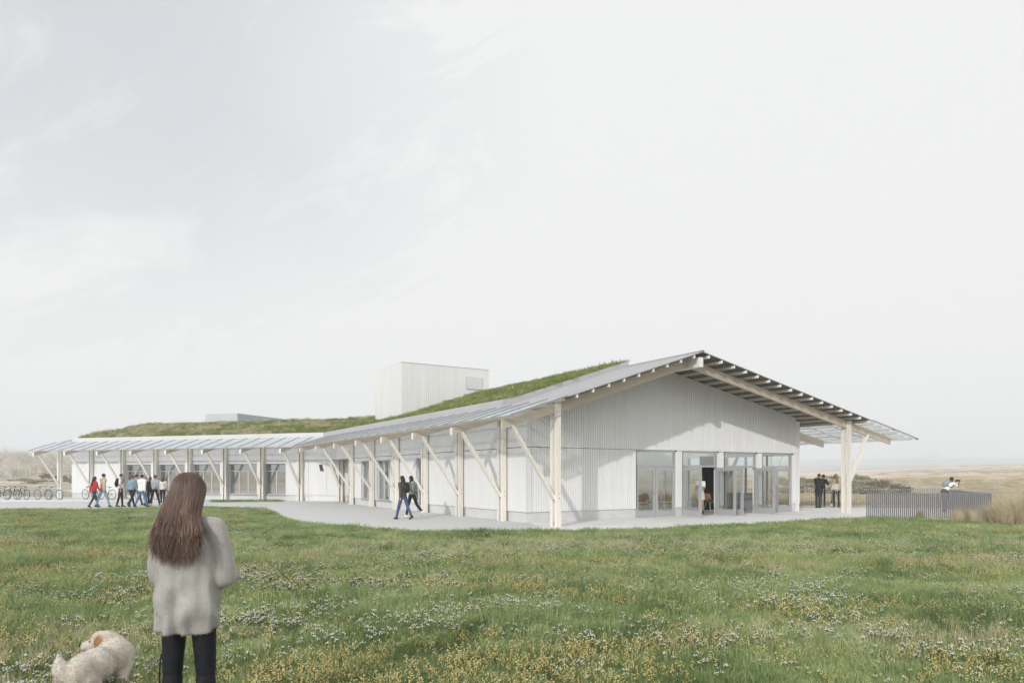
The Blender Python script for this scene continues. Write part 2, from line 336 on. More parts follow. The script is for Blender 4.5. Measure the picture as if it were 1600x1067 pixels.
EDGE = smooth_line([Vector(((x-CX)/F, 0, 0)) + Vector((0, F*EYE/(y-HZ), 0)) for x, y in EDGE_PX])
EDGE = [Vector((p.x*p.y, p.y, 0)) for p in EDGE]
LAWN = [(p.x, p.y) for p in EDGE] + [(40, -14), (-46, -14)]
sheet('lawn', LAWN, .022, M_['soil'])
iR = min(range(len(EDGE)), key=lambda i: (EDGE[i]-G(1353, 811.5)).length)
iL = min(range(len(EDGE)), key=lambda i: (EDGE[i]-G(868, 832.5)).length)
NF0 = Vector((13.67, 26.7, 0)); NF1 = Vector((18.4, 26.5, 0)); FF1 = Vector((22.0, 35.0, 0)); FF0 = hp(15.4, 9.0)
FFW = Vector((14.2, 36.6, 0))
GRAVEL = [(p.x, p.y) for p in EDGE[:iL+3]] + [tuple(hp(1.2, 2.4)[:2]), tuple(hp(1.2, 24)[:2]), tuple(wp(1.0, 0)[:2]), tuple(wp(1.0, 20)[:2]), tuple(wp(1.5, 28)[:2]), tuple(wp(-1, 44)[:2])]
sheet('gravel_path', GRAVEL, .006, M_['gravel'])
TERR = [(p.x, p.y) for p in EDGE[iL:iR+1]] + [tuple(NF0[:2]), tuple(NF1[:2]), tuple(FF1[:2]), tuple(FFW[:2]), tuple(hp(15.4, 8.5)[:2]), tuple(hp(15.0, 2.4)[:2]), tuple(hp(.4, 2.4)[:2])]
sheet('terrace', TERR, .012, M_['terrace'])
sheet('grass_strip', [tuple(G(331,784.6)[:2]), tuple(G(400,784.0)[:2]), tuple(G(441,783.2)[:2]), tuple(G(436,781.8)[:2]), tuple(G(380,781.4)[:2]), tuple(G(325,782)[:2])], .012, M_['soil'])
sheet('cycle_stand', [tuple(G(-120,784.5)[:2]), tuple(G(128,784)[:2]), tuple(G(262,783)[:2]), tuple(G(262,779.6)[:2]), tuple(G(95,779.4)[:2]), tuple(G(-120,779.4)[:2])], .012, M_['terrace'])

# ------------------------------------------------------------------ the building
B = empty('pavilion_building', T(C0))
tag(B, 'long low pale building with grass roof, timber brace frames and open gable porch', 'building')
def part(mb, name, m, M, smooth=False, parent=None): return mb.obj(name, m, parent or B, M, smooth)
# posts, rafters and braces of the frames
post_me = MB().box(-.08, .08, -.075, .075, 0.0, zr(0)-.06).mesh('post', M_['wood'])
brace_me = MB().beam((-1.68,0,zr(-1.68)-.42), (-.06,0,.92), .085, .17, (0,1,0)).mesh('brace', M_['wood'])
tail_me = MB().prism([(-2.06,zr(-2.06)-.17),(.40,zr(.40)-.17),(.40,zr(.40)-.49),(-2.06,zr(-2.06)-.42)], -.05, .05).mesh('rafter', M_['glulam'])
bolt_me = MB()
for bu, bz in ((.0,.95),(.0,1.10),(-.02,3.75),(.03,3.62)):
    for sv in (-1, 1): bolt_me.tube([(bu,sv*.203,bz),(bu,sv*.214,bz)], .020, n=8)
bolt_me.box(-.098,-.083,-.05,.05,.86,1.12)
bolt_me = bolt_me.mesh('bolts', M_['rail'])
tip_me = MB().prism([(-2.10,zr(-2.06)-.165),(-2.061,zr(-2.06)-.165),(-2.061,zr(-2.06)-.425),(-2.10,zr(-2.06)-.425)], -.054, .054).mesh('end_block', M_['wood_end'])
foot_me = MB().box(-.05, .05, -.19, .19, .10, .16).mesh('post_foot', M_['steel'])
def eave_frame(M, post=True, tail=True):
    if post:
        for dv in (-.13, .13): put(post_me, 'post', B, M @ T((0, dv, 0)))
        put(brace_me, 'brace', B, M)
        put(foot_me, 'post_foot', B, M); tag(put(bolt_me, 'bolts', B, M), kind='stuff')
    if tail:
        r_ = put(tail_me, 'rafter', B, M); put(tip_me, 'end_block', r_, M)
for k in range(8):
    eave_frame(HALL @ T((0, BAY*k, 0)), post=(k < 7), tail=(k > 0))
for k in range(-1, 8):
    eave_frame(WING @ T((0, WBAY*k, 0)), tail=(k >= 0))
# full portal at the gable
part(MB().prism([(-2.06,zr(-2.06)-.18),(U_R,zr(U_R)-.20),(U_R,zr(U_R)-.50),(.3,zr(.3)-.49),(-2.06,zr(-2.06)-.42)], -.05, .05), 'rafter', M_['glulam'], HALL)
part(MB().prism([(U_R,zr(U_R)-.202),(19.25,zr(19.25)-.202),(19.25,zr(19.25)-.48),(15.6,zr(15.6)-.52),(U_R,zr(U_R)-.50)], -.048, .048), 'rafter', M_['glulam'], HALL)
rpost_me = MB().box(-.07, .07, -.075, .075, 0, zr(15.85)-.2).mesh('post', M_['wood'])
rbrace_me = MB().beam((15.92,0,1.15), (17.45,0,zr(17.45)-.42), .085, .17, (0,1,0)).mesh('brace', M_['wood'])
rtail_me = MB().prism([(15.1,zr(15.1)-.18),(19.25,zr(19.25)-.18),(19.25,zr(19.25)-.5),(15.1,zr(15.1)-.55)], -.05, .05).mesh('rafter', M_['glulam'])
for k in range(0, 6):
    M = HALL @ T((0, BAY*k, 0))
    if k in (0, 2, 4):
        for dv in (-.13, .13): put(rpost_me, 'post', B, M @ T((15.85, dv, 0)))
        put(rbrace_me, 'brace', B, M)
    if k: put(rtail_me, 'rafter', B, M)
part(MB().box(U_R-.10, U_R+.10, -.64, 3.2, Z_R-.56, Z_R-.21), 'ridge_beam', M_['wood_end'], HALL)
# purlins of the porch roof: left slope to the wall, right slope all along the side
def purlin(u, v0, v1, w=.06, h=.105, M=HALL, m='wood2', tip=True):
    z = zr(u)-.045
    mb = MB().prism([(u-w/2, z), (u+w/2, z), (u+w/2, z-h), (u-w/2, z-h)], v0+(.12 if tip else 0), v1)
    o = part(mb, 'purlin', M_[m], M)
    if tip: part(MB().prism([(u-w/2-.002, z), (u+w/2+.002, z), (u+w/2+.002, z-h-.002), (u-w/2-.002, z-h-.002)], v0, v0+.12), 'purlin_end', M_['wood_end'], M, parent=o)
for i in range(9): purlin(U_R-.40-.66*i, -.70, 2.9)
for i in range(16): purlin(U_R+.36+.672*i, -.70, 2.9 if U_R+.36+.672*i < 14.9 else 24)
for u in (-1.95, -1.35, -.75, -.12):
    purlin(u, -.66 if u > -1.9 else -.5, vend(u)-.05, .045, .07, tip=False)
    purlin(u, tbeg(u)+.05, T_END-.06, .045, .07, M=WING, tip=False)
for i in range(6): purlin(17.05+.62*i, -.68, 24, .045, .07, tip=False, m='wood_end')

# corrugated roof sheets (profile runs down the slope)
def corr(u0, u1, v0, v1, pitch=.19, amp=.018, thick=.03, endu=None, M=HALL):
    n = int(abs(v1-v0)/pitch); mb = MB(); vs = []; fs = []
    prof = []
    for i in range(n):
        v = v0+(v1-v0)*i/n; s = (v1-v0)/n
        prof += [(v, 0), (v+s*.3, 0), (v+s*.45, amp), (v+s*.85, amp)]
    prof.append((v1, 0))
    for v, h in prof:
        for u in (u0, u1):
            vs += [(u, v, zr(u)+h), (u, v, zr(u)+h-thick)]
    for i in range(len(prof)-1):
        a = 4*i; b = a+4
        fs += [(a, a+2, b+2, b), (a+1, b+1, b+3, a+3), (a, b, b+1, a+1), (a+2, a+3, b+3, b+2)]
    e = 4*(len(prof)-1); fs += [(0,1,3,2), (e,e+2,e+3,e+1)]
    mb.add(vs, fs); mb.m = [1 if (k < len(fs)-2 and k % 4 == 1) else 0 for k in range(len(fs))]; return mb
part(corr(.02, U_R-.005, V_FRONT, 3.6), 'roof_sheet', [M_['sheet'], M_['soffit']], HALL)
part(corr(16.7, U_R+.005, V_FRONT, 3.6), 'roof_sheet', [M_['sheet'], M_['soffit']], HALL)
def flat_roof(u0, u1, v0, v1, m='sheet', name='roof_sheet'): return part(MB().prism([(u0,zr(u0)),(u1,zr(u1)),(u1,zr(u1)-.03),(u0,zr(u0)-.03)], v0, v1), name, M_[m], HALL)
flat_roof(U_R+.006, 6.4, 3.61, 26); flat_roof(15.2, 16.7, 3.61, 26); flat_roof(6.4, 15.2, 8.8, 26)
flat_roof(6.4, 15.2, 3.61, 8.8, 'added_rooflight', 'added_rooflight')   # unseen glazed bay, added on the far slope to light the hall
part(MB().prism([(U_R-.12,zr(U_R-.12)+.03),(U_R,Z_R+.05),(U_R+.12,zr(U_R+.12)+.03),(U_R,Z_R+.03)], V_FRONT, 3.6), 'ridge_cap', M_['sheet'], HALL)
# roof bodies under the grass, cut on the mitre
def roof_body(M, ve0, ve1, us, th, name, m, off=0.0):
    mb = MB(); vs = []; fs = []
    for u in us:
        for e in (ve0, ve1):
            v = e(u) if callable(e) else e
            vs += [(u, v, (zw if M is WING else zr)(u)+off), (u, v, (zw if M is WING else zr)(u)+off-th)]
    for i in range(len(us)-1):
        a = 4*i; b = a+4
        fs += [(a, b, b+2, a+2), (a+1, a+3, b+3, b+1), (a, a+1, b+1, b), (a+2, b+2, b+3, a+3)]
    e = 4*(len(us)-1); fs += [(0,2,3,1), (e,e+1,e+3,e+2)]
    mb.add(vs, fs); return part(mb, name, m, M)
roof_body(HALL, 3.45, vend, [.30, 3, U_R], .20, 'roof_bed', M_['soil'], .20)
roof_body(WING, tbeg, 20.2, [.30, 3, U_R], .20, 'roof_bed', M_['soil'], .20)
roof_body(WING, tbeg, T_END, [.30, 3, U_R], .06, 'roof_sheet', M_['sheet'], -.01)
roof_body(WING, tbeg, T_END, [U_R+.01, 15], .20, 'roof_sheet', M_['sheet'], .06)
# eave flashing: upright white or grey strip above the canopy, then the gutter top
def flashing(M, v0, v1, m, h0, h1):
    mb = MB(); u = -.03
    a, b = (v0(u) if callable(v0) else v0), (v1(u) if callable(v1) else v1)
    mb.prism([(u, zr(u)-.02), (u+.05, zr(u)-.02), (u+.05, zr(u)+h1), (u, zr(u)+h0)], a, b)
    a2, b2 = (v0(.3) if callable(v0) else v0), (v1(.3) if callable(v1) else v1)
    z0 = zr(u)+h1
    mb.add([(u+.05,a,z0),(u+.05,b,z0),(.42,b2,(zw if M is WING else zr)(.42)+.215),(.42,a2,(zw if M is WING else zr)(.42)+.215),(u+.05,a,z0-.03),(u+.05,b,z0-.03),(.42,b2,(zw if M is WING else zr)(.42)+.18),(.42,a2,(zw if M is WING else zr)(.42)+.18)],
           [(0,1,2,3),(7,6,5,4),(0,4,5,1),(1,5,6,2),(2,6,7,3),(3,7,4,0)])
    return part(mb, 'eave_flashing', m, M)
flashing(HALL, 3.358, vend, M_['flash'], .27, .29)
flashing(WING, tbeg, 20.3, M_['flash_white'], .29, .30)
part(MB().prism([(-.03,zr(-.03)-.02),(.02,zr(.02)-.02),(.02,zr(.02)+.05),(-.03,zr(-.03)+.05)], V_FRONT, 3.38), 'eave_flashing', M_['flash'], HALL)
part(MB().prism([(.022,zr(.022)+.02),(U_R,zr(U_R)+.02),(U_R,zr(U_R)+.214),(.3,zr(.3)+.214),(.022,zr(.022)+.25)], 3.362, 3.44), 'verge_upstand', M_['flash'], HALL)
part(MB().prism([(.25,zw(.25)+.02),(U_R,zw(U_R)+.02),(U_R,zw(U_R)+.21),(.25,zw(.25)+.21)], 20.22, 20.29), 'verge_upstand', M_['flash'], WING)

# translucent canopy panels with glazing bars
def canopy(M, us, v0, v1, step, m='canopy', bars=True, corn=None):
    u0, u1 = us; n = max(1, round((v1-v0)/step)); s = (v1-v0)/n
    me = MB(); me.add([(u0,.012,zr(u0)+.01),(u1,.012,zr(u1)+.01),(u1,s-.012,zr(u1)+.01),(u0,s-.012,zr(u0)+.01),(u0,.012,zr(u0)-.006),(u1,.012,zr(u1)-.006),(u1,s-.012,zr(u1)-.006),(u0,s-.012,zr(u0)-.006)],
                      [(0,1,2,3),(7,6,5,4),(0,4,5,1),(1,5,6,2),(2,6,7,3),(3,7,4,0)])
    me.m = [0]+[1]*5; pm = me.mesh('canopy_panel', [M_[m], M_['clear_edge']])
    bar = MB().prism([(u0,zr(u0)+.035),(u1,zr(u1)+.035),(u1,zr(u1)-.012),(u0,zr(u0)-.012)], -.011, .011).mesh('glazing_bar', M_['rail'])
    for i in range(n):
        put(pm, 'canopy_panel', B, M @ T((0, v0+i*s, 0)))
        if bars: put(bar, 'glazing_bar', B, M @ T((0, v0+i*s, 0)))
    if bars: put(bar, 'glazing_bar', B, M @ T((0, v1, 0)))
canopy(HALL, (-2.2, -.035), V_FRONT, vend(-2.2), BAY/3)
canopy(WING, (-2.2, -.035), -1.0, T_END, WBAY/3)
part(MB().add([(-2.2,vend(-2.2),zr(-2.2)+.01),(-.035,vend(-2.2),zr(-.035)+.01),(-.035,vend(-.035),zr(-.035)+.01),(-2.2,vend(-2.2),zr(-2.2)-.006),(-.035,vend(-2.2),zr(-.035)-.006),(-.035,vend(-.035),zr(-.035)-.006)],
              [(0,1,2),(5,4,3),(0,3,4,1),(1,4,5,2),(2,5,3,0)]).setm([0,1,1,1,1]), 'canopy_panel', [M_['canopy'], M_['clear_edge']], HALL)
part(MB().add([(-2.2,-1.0,zr(-2.2)+.01),(-.035,tbeg(-.035),zr(-.035)+.01),(-.035,-1.0,zr(-.035)+.01),(-2.2,-1.0,zr(-2.2)-.006),(-.035,tbeg(-.035),zr(-.035)-.006),(-.035,-1.0,zr(-.035)-.006)],
              [(0,2,1),(3,4,5),(0,1,4,3),(1,2,5,4),(2,0,3,5)]).setm([0,1,1,1,1]), 'canopy_panel', [M_['canopy'], M_['clear_edge']], WING)
canopy(HALL, (16.72, 18.5), V_FRONT+.02, 24, BAY/3, 'canopy_clear')
canopy(HALL, (18.52, 20.4), V_FRONT+.02, 24, BAY/3, 'canopy_clear')
for u in (18.51, 20.42): part(MB().prism([(u-.015,zr(u)+.03),(u+.015,zr(u)+.03),(u+.015,zr(u)-.03),(u-.015,zr(u)-.03)], V_FRONT, 24), 'glazing_bar', M_['rail'], HALL)

# ---- walls
ZJ = 2.70; ZS = .385
def slab(M, v0, v1, z0, z1, holes=(), u0=.14, u1=.36, m='white', name='wall_panel'):
    """upright panel in the long wall with rectangular holes (v0, v1, z0, z1)"""
    mb = MB(); vs = sorted({v0, v1, *[h[0] for h in holes], *[h[1] for h in holes]}); vs = [v for v in vs if v0 <= v <= v1]
    for a, b in zip(vs, vs[1:]):
        hs = [h for h in holes if h[0] <= (a+b)/2 <= h[1]]
        if not hs: mb.box(u0, u1, a, b, z0, z1)
        else:
            h = hs[0]
            if h[2] > z0+.001: mb.box(u0, u1, a, b, z0, h[2])
            if h[3] < z1-.001: mb.box(u0, u1, a, b, h[3], z1)
    return part(mb, name, M_[m], M)
def window(M, v0, v1, z0, z1, u=.30, mull=(), trans=None, blind=None, gm='glass_wing', jamb=True, side=-1):
    w = MB(); f = .06
    w.box(u, u+.06, v0, v0+f, z0, z1); w.box(u, u+.06, v1-f, v1, z0, z1); w.box(u, u+.06, v0+f, v1-f, z0, z0+f); w.box(u, u+.06, v0+f, v1-f, z1-f, z1)
    o = part(w, 'window', M_['frame'], M)
    zt = trans or z1-f
    if trans: part(MB().box(u+.003, u+.057, v0+f, v1-f, trans-.025, trans+.025), 'transom', M_['frame'], M, parent=o)
    edges = [v0+f] + [v0+(v1-v0)*q for q in mull] + [v1-f]
    for q in edges[1:-1]: part(MB().box(u+.004, u+.056, q-.03, q+.03, z0+f, zt-.026 if trans else zt), 'mullion', M_['flash_white'], M, parent=o)
    for a, b in zip(edges, edges[1:]): part(MB().box(u+.026, u+.034, a, b, z0+f, zt), 'pane', M_[gm], M, parent=o)
    if trans: part(MB().box(u+.024, u+.032, v0+f, v1-f, trans, z1-f), 'pane', M_[gm], M, parent=o)
    if blind: part(MB().box(u+.10, u+.11, v0+.02, v1-.02, blind, z1), 'blind', M_['blind'], M, parent=o)
    if jamb:  # dark reveal lining at the near side of the opening
        part(MB().box(.143, u-.002, v0-.002, v0+.004, z0, z1), 'reveal', M_['dark'], M, parent=o)
    part(MB().box(.10, u, v0-.03, v1+.03, z0-.04, z0-.002), 'sill', M_['frame'], M, parent=o)
    return o
# hall long side
g = .012
V_REC = 21.7
hall_bays = [(2.0, BAY)] + [(BAY*k, BAY*(k+1)) for k in range(1, 6)] + [(BAY*6, V_REC)]
hwin = {4: [(15.1, 17.05, .385, 2.5)], 5: [(17.75, 19.55, .385, 2.5)]}
hdoor = {3: (10.62, 11.75)}
for i, (a, b) in enumerate(hall_bays):
    a2 = a+(g if i else 0); b2 = b-g
    holes = list(hwin.get(i, []))
    if i in hdoor: holes.append((hdoor[i][0], hdoor[i][1], .385, 2.5))
    slab(HALL, a2, b2, ZS, ZJ-g, holes)
for i in range(8):
    a = 2.0 if i == 0 else BAY*i+g; b = BAY*(i+1)-g if i < 7 else vend(.2)
    mb = MB().prism([(.14, ZJ+g), (.34, ZJ+g), (.34, zr(.34)-.06), (.14, zr(.14)-.06)], a, b)
    part(mb, 'wall_panel', M_['white'], HALL)
for i, (a, b) in enumerate(hall_bays):
    if i == 3:
        part(MB().box(.20, .36, a+.10, 10.62, 0, ZS-.004), 'plinth', M_['concrete'], HALL); part(MB().box(.20, .36, 11.75, b, 0, ZS-.004), 'plinth', M_['concrete'], HALL)
    else: part(MB().box(.20, .36, a+(.12 if i else .252), b+(.0), 0, ZS-.004), 'plinth', M_['concrete'], HALL)
for i in (1, 2, 3, 4, 5, 6): part(MB().box(.21, .35, BAY*i+.001, BAY*i+(.10 if i == 3 else .118), 0, ZS-.006), 'plinth_gap', M_['dark'], HALL)
for k in (4, 5):
    w = hwin[k][0]; window(HALL, *w, mull=(.28, .62), gm='glass_wing')
d = MB(); dv0, dv1 = hdoor[3]
d.box(.27, .32, dv0+.01, dv0+.13, .02, 2.48); d.box(.27, .32, dv1-.13, dv1-.01, .02, 2.48); d.box(.27, .32, dv0+.13, dv1-.13, .02, .3); d.box(.27, .32, dv0+.13, dv1-.13, 2.36, 2.48)
do = part(d, 'door', M_['frame'], HALL); part(MB().box(.29, .30, dv0+.13, dv1-.13, .3, 2.36), 'pane', M_['glass_wing'], HALL, parent=do)
part(MB().beam((.22, dv1-.09, 1.0), (.22, dv1-.22, 1.0), .02, .02).beam((.27, dv1-.09, 1.0), (.22, dv1-.09, 1.0), .02, .02), 'handle', M_['steel'], HALL, parent=do)
# recess at the bend
part(MB().box(.36, 2.6, V_REC-.16, V_REC, 0, ZJ), 'recess_wall', M_['white'], HALL)
part(MB().add([(.15,V_REC,ZJ-.02),(.15,vend(.15),ZJ-.02),(2.4,vend(2.4),ZJ-.02),(2.4,V_REC,ZJ-.02),(.15,V_REC,ZJ+.0),(.15,vend(.15),ZJ+.0),(2.4,vend(2.4),ZJ),(2.4,V_REC,ZJ)],[(0,1,2,3),(7,6,5,4),(0,4,5,1),(1,5,6,2),(2,6,7,3),(3,7,4,0)]), 'recess_soffit', M_['frame'], HALL)
# wing long side
wwin = [(1.25, 2.95)] + [(WBAY*k+.50, WBAY*k+2.88) for k in range(1, 5)]
bays = [(-3.6, -.1)] + [(WBAY*k+(-.1 if k == 0 else 0), WBAY*(k+1)) for k in range(7)]
bays[-1] = (bays[-1][0], 20.6)
for i, (a, b) in enumerate(bays):
    holes = [(w[0], w[1], .40, 2.5) for w in wwin if a < w[0] < b]
    slab(WING, a+g, b-g, ZS, ZJ-g, holes)
    part(MB().box(.20, .36, a+.10, b, 0, ZS-.004), 'plinth', M_['concrete' if i else 'white'], WING)
    if i: part(MB().box(.21, .35, a+.002, a+.098, 0, ZS-.006), 'plinth_gap', M_['dark'], WING)
for i, (a, b) in enumerate(bays):
    a1 = max(a, tbeg(.2)) + g
    part(MB().prism([(.14, ZJ+g), (.34, ZJ+g), (.34, zw(.34)-.08), (.14, zw(.14)-.08)], a1, b-g), 'wall_panel', M_['white'], WING)
for i, w in enumerate(wwin): window(WING, w[0], w[1], .40, 2.5, u=.32, mull=(.5,) if i == 0 else (.36, .68), trans=2.0)
part(MB().add([(.128,-1.62,2.42),(.128,-1.36,2.42),(.128,-1.48,1.98),(.128,-1.74,1.98),(.139,-1.62,2.42),(.139,-1.36,2.42),(.139,-1.48,1.98),(.139,-1.74,1.98)],[(0,1,2,3),(7,6,5,4),(0,4,5,1),(1,5,6,2),(2,6,7,3),(3,7,4,0)]), 'brace_reflection', M_['dark'], WING)  # slanted dark patch painted as the reflection of a brace
for vv in (-.55, -1.95): part(MB().box(.132, .139, vv-.008, vv+.008, .02 if vv > -1 else .40, 2.62), 'panel_joint', M_['frame'], WING)
# wing end gable and rear/inside closing walls
part(MB().prism([(.36, 0), (14.8, 0), (14.8, zw(14.8)-.15), (U_R, zw(U_R)-.1), (.36, zw(.36)-.1)], 20.40, 20.6), 'end_wall', M_['white'], WING)
part(MB().box(14.82, 15.0, -6, 20.6, 0, zr(15)-.1), 'rear_wall', M_['white'], WING)
def room(M, u0, u1, v0, v1, z0, z1, m='inside'):
    mb = MB(); mb.box(u1, u1+.1, v0, v1, z0, z1); mb.box(u0, u1, v0-.1, v0, z0, z1); mb.box(u0, u1, v1, v1+.1, z0, z1)
    part(mb, 'room_wall', M_[m], M); part(MB().box(u0, u1, v0, v1, z1, z1+.1), 'room_ceiling', M_[m], M); part(MB().box(u0, u1, v0, v1, z0-.08, z0), 'room_floor', M_['inside_floor'], M)
room(WING, .40, 3.6, .9, 20.2, .30, 2.64); room(HALL, .40, 3.4, 14.7, 20.2, .30, 2.64); room(HALL, .40, 1.6, 10.3, 12.0, .03, 2.64)

# ---- gable front: corrugated cladding of separate battens over a backing sheet
doors_u = [(5.28, 7.42), (7.79, 9.87), (10.25, 12.35), (12.74, 14.83)]
U_W = 15.08
def wtop(u): return zr(u)-.09
mb = MB().prism([(.345, ZJ+.015), (U_W, ZJ+.015), (U_W, wtop(U_W)), (U_R, wtop(U_R)), (.345, wtop(.345))], 2.03, 2.25)
gable = part(mb, 'gable_wall', M_['batten_back'], HALL)
def battens(u0, u1, z0, z1, parent, pitch=.11, w=.056, v=2.028, dpt=.022, M=HALL, name='cladding'):
    mb = MB(); n = max(1, round((u1-u0)/pitch)); s = (u1-u0)/n
    for i in range(n):
        a = u0+i*s+(s-w)/2; b = a+w
        za = z1(a) if callable(z1) else z1; zb = z1(b) if callable(z1) else z1
        mb.add([(a,v,z0),(b,v,z0),(b,v-dpt,z0),(a,v-dpt,z0),(a,v,za),(b,v,zb),(b,v-dpt,zb),(a,v-dpt,za)], [(0,1,2,3),(7,6,5,4),(3,2,6,7),(0,3,7,4),(1,5,6,2)])
    o = part(mb, name, M_['batten'], M, parent=parent); tag(o, kind='stuff'); return o
battens(.14, U_W, ZJ+.015, wtop, gable)
piers = [(.14, 5.28), (7.42, 7.79), (9.87, 10.25), (12.35, 12.74), (14.83, U_W)]
for a, b in piers:
    p = part(MB().box(max(a+.004, .365), b-.004, 2.03, 2.25, ZS, ZJ-.012), 'pier' if b-a < 1 else 'wall_panel', M_['batten_back'], HALL)
    battens(a+.004, b-.004, ZS, ZJ-.012, p)
    part(MB().box(a+.01 if a > 1 else .20, b-.01, 2.06, 2.25, 0, ZS-.004), 'plinth', M_['concrete'], HALL)
part(MB().box(.12, .139, 1.985, 2.03, ZS, ZJ-.012), 'corner_trim', M_['white'], HALL)
part(MB().box(U_W+.003, U_W+.30, 2.06, 2.4, 0, ZS-.004).box(U_W+.003, U_W+.30, 2.035, 2.4, ZS, ZJ-.01).box(U_W+.003, U_W+.30, 2.035, 2.4, ZJ+.01, zr(15.3)-.2), 'corner_pilaster', M_['batten'], HALL)
part(MB().box(U_W+.02, U_W+.22, 8.9, 24, 0, zr(15.2)-.2).box(U_W+.02, U_W+.22, 2.402, 8.9, 2.62, zr(15.2)-.2).box(U_W+.02, U_W+.22, 2.402, 8.9, 0, .30), 'side_wall', M_['white'], HALL)
sw = MB()
for i in range(6): sw.box(U_W+.06, U_W+.16, 2.402+i*1.285, 2.402+i*1.285+.07, .30, 2.62)
swo = part(sw, 'window', M_['frame'], HALL)
for i in range(5): part(MB().box(U_W+.10, U_W+.11, 2.472+i*1.285, 2.402+(i+1)*1.285, .30, 2.62), 'pane', M_['added_rooflight'], HALL, parent=swo)
# glazed doors of the gable
leaf = MB(); LW = 1.03; LH = 2.02; f = .125
leaf.box(0, f, -.025, .025, .01, LH); leaf.box(LW-f, LW, -.025, .025, .01, LH); leaf.box(f, LW-f, -.025, .025, .01, .27); leaf.box(f, LW-f, -.025, .025, LH-.13, LH)
leaf_me = leaf.mesh('door', M_['frame']); pane_me = MB().box(f, LW-f, -.005, .005, .27, LH-.13).mesh('pane', M_['glass'])
hd = MB()
for s_ in (-1, 1):
    hd.beam((LW-.09, s_*.025, 1.02), (LW-.09, s_*.075, 1.02), .022, .022); hd.beam((LW-.08, s_*.075, 1.02), (LW-.23, s_*.075, 1.02), .022, .022); hd.tube([(LW-.09, s_*.024, .90), (LW-.09, s_*.034, .90)], .028, n=10)
hd_me = hd.mesh('handle', M_['steel'])
def door(hinge_u, deg, flip):
    M = HALL @ T((hinge_u, 2.10 if abs(deg) < 1 or abs(deg-180) < 1 else 2.06, 0)) @ RZ(math.radians(deg))
    o = put(leaf_me, 'door', B, M); put(pane_me, 'pane', o, M); put(hd_me, 'handle', o, M)
spec = [(0, 180), (-90, 270), (-90, 270), (0, 180)]
for (a, b), (dl, dr) in zip(doors_u, spec):
    door(a+.03 if dl == 0 else a+.035, dl, 1); door(b-.03 if dr == 180 else b-.035, dr, -1)
    tr = part(MB().box(a+.003, b-.003, 2.07, 2.15, 2.04, 2.12).box(a+.003, b-.003, 2.07, 2.15, 2.62, ZJ-.005).box(a+.003, a+.06, 2.07, 2.15, 2.12, 2.62).box(b-.06, b-.003, 2.07, 2.15, 2.12, 2.62), 'transom_light', M_['frame'], HALL)
    part(MB().box(a+.06, b-.06, 2.10, 2.11, 2.12, 2.62), 'pane', M_['glass'], HALL, parent=tr)
    part(MB().box(a-.006, a+.001, 2.0, 2.07, ZS, ZJ-.02).box(b-.03, b+.006, 1.99, 2.06, 2.66, ZJ-.001), 'reveal', M_['dark'], HALL, parent=tr)
    part(MB().box(a+.003, a+.03, 2.07, 2.15, 0.02, 2.04).box(b-.03, b-.003, 2.07, 2.15, .02, 2.04), 'door_jamb', M_['frame'], HALL)
# the room behind the doors
mb = MB().box(.4, 15, 8.8, 8.9, 0, 4.2).box(.37, .40, 2.26, 8.8, 0, 3.6); part(mb, 'room_wall', M_['inside'], HALL)
part(MB().box(.4, 6.0, 2.26, 8.8, 3.2, 3.3), 'room_ceiling', M_['inside'], HALL); part(MB().box(.4, 15, 2.04, 8.8, -.02, .022), 'room_floor', M_['inside_floor'], HALL)
cu = MB(); pts = [(11.5+.037*i, 4.6+.05*math.sin(i*1.9)) for i in range(32)]
cu.add([(a, b, z) for z in (.05, 2.6) for a, b in pts], [(i, i+1, i+33, i+32) for i in range(31)]); part(cu, 'curtain', M_['curtain'], HALL)
part(MB().box(13.2, 14.7, 4.2, 4.8, .03, .80).box(13.15, 14.75, 4.15, 4.85, .801, .84), 'counter', M_['rail'], HALL)

# ---- rooftop boxes
tw = MB().box(1.05, 6.45, 15.84, 19.7, 3.6, 7.72); tower = part(tw, 'rooftop_box', M_['white'], HALL)
battens(1.05, 6.45, 3.8, 7.71, tower, pitch=.135, w=.085, v=15.84, dpt=.022)
part(MB().box(4.95, 5.95, 15.77, 15.788, 6.55, 7.25), 'hatch', M_['flash_white'], HALL, parent=tower)
part(MB().box(1.045, 6.455, 15.80, 19.705, 7.722, 7.745), 'coping', M_['batten'], HALL, parent=tower)
gl = bpy.data.materials.new('teal_grey_cladding'); M_['teal'] = mat('teal_grey_cladding', (.38,.45,.46), .5, .04, 1)
bx = part(MB().box(8.0, 14.4, 11.9, 15.2, 4.4, 6.85), 'plant_box', mat('pale_blue_grey_cladding', (.50,.53,.54), .5, .03, 1), WING)
part(MB().box(8.02, 14.38, 11.86, 11.898, 4.6, 6.84), 'side_panel', M_['teal'], WING, parent=bx)

# ------------------------------------------------------------------ terrace railings
def railing(name, pts, label, group, pitch=.115, deep=.044):
    o = empty(name, T(pts[0])); tag(o, label, 'railing', group)
    post = MB().box(-.008, .008, -deep/2, deep/2, .04, 1.02).mesh('slat', M_['rail'])
    cnt = 0; st = MB()
    for a, b in zip(pts, pts[1:]):
        a = Vector(a); b = Vector(b); L = (b-a).length; n = int(L/pitch); ang = math.atan2((b-a).y, (b-a).x)
        for z in (.10, .98): part(MB().beam(a+Vector((0,0,z)), b+Vector((0,0,z)), .035, .012), 'rail', M_['rail'], Matrix.Identity(4), parent=o)
        for i in range(n):
            put(post, 'slat', o, T(a+(b-a)*((i+.5)/n)) @ RZ(ang)); cnt += 1
    return o
railing('railing', [NF0, NF1], 'grey slatted railing nearest the lawn, in front of the photographer', 'terrace railings', .074, .08)
railing('railing', [NF1, FF1], 'side run of slatted railing leading away from the dry grass corner', 'terrace railings')
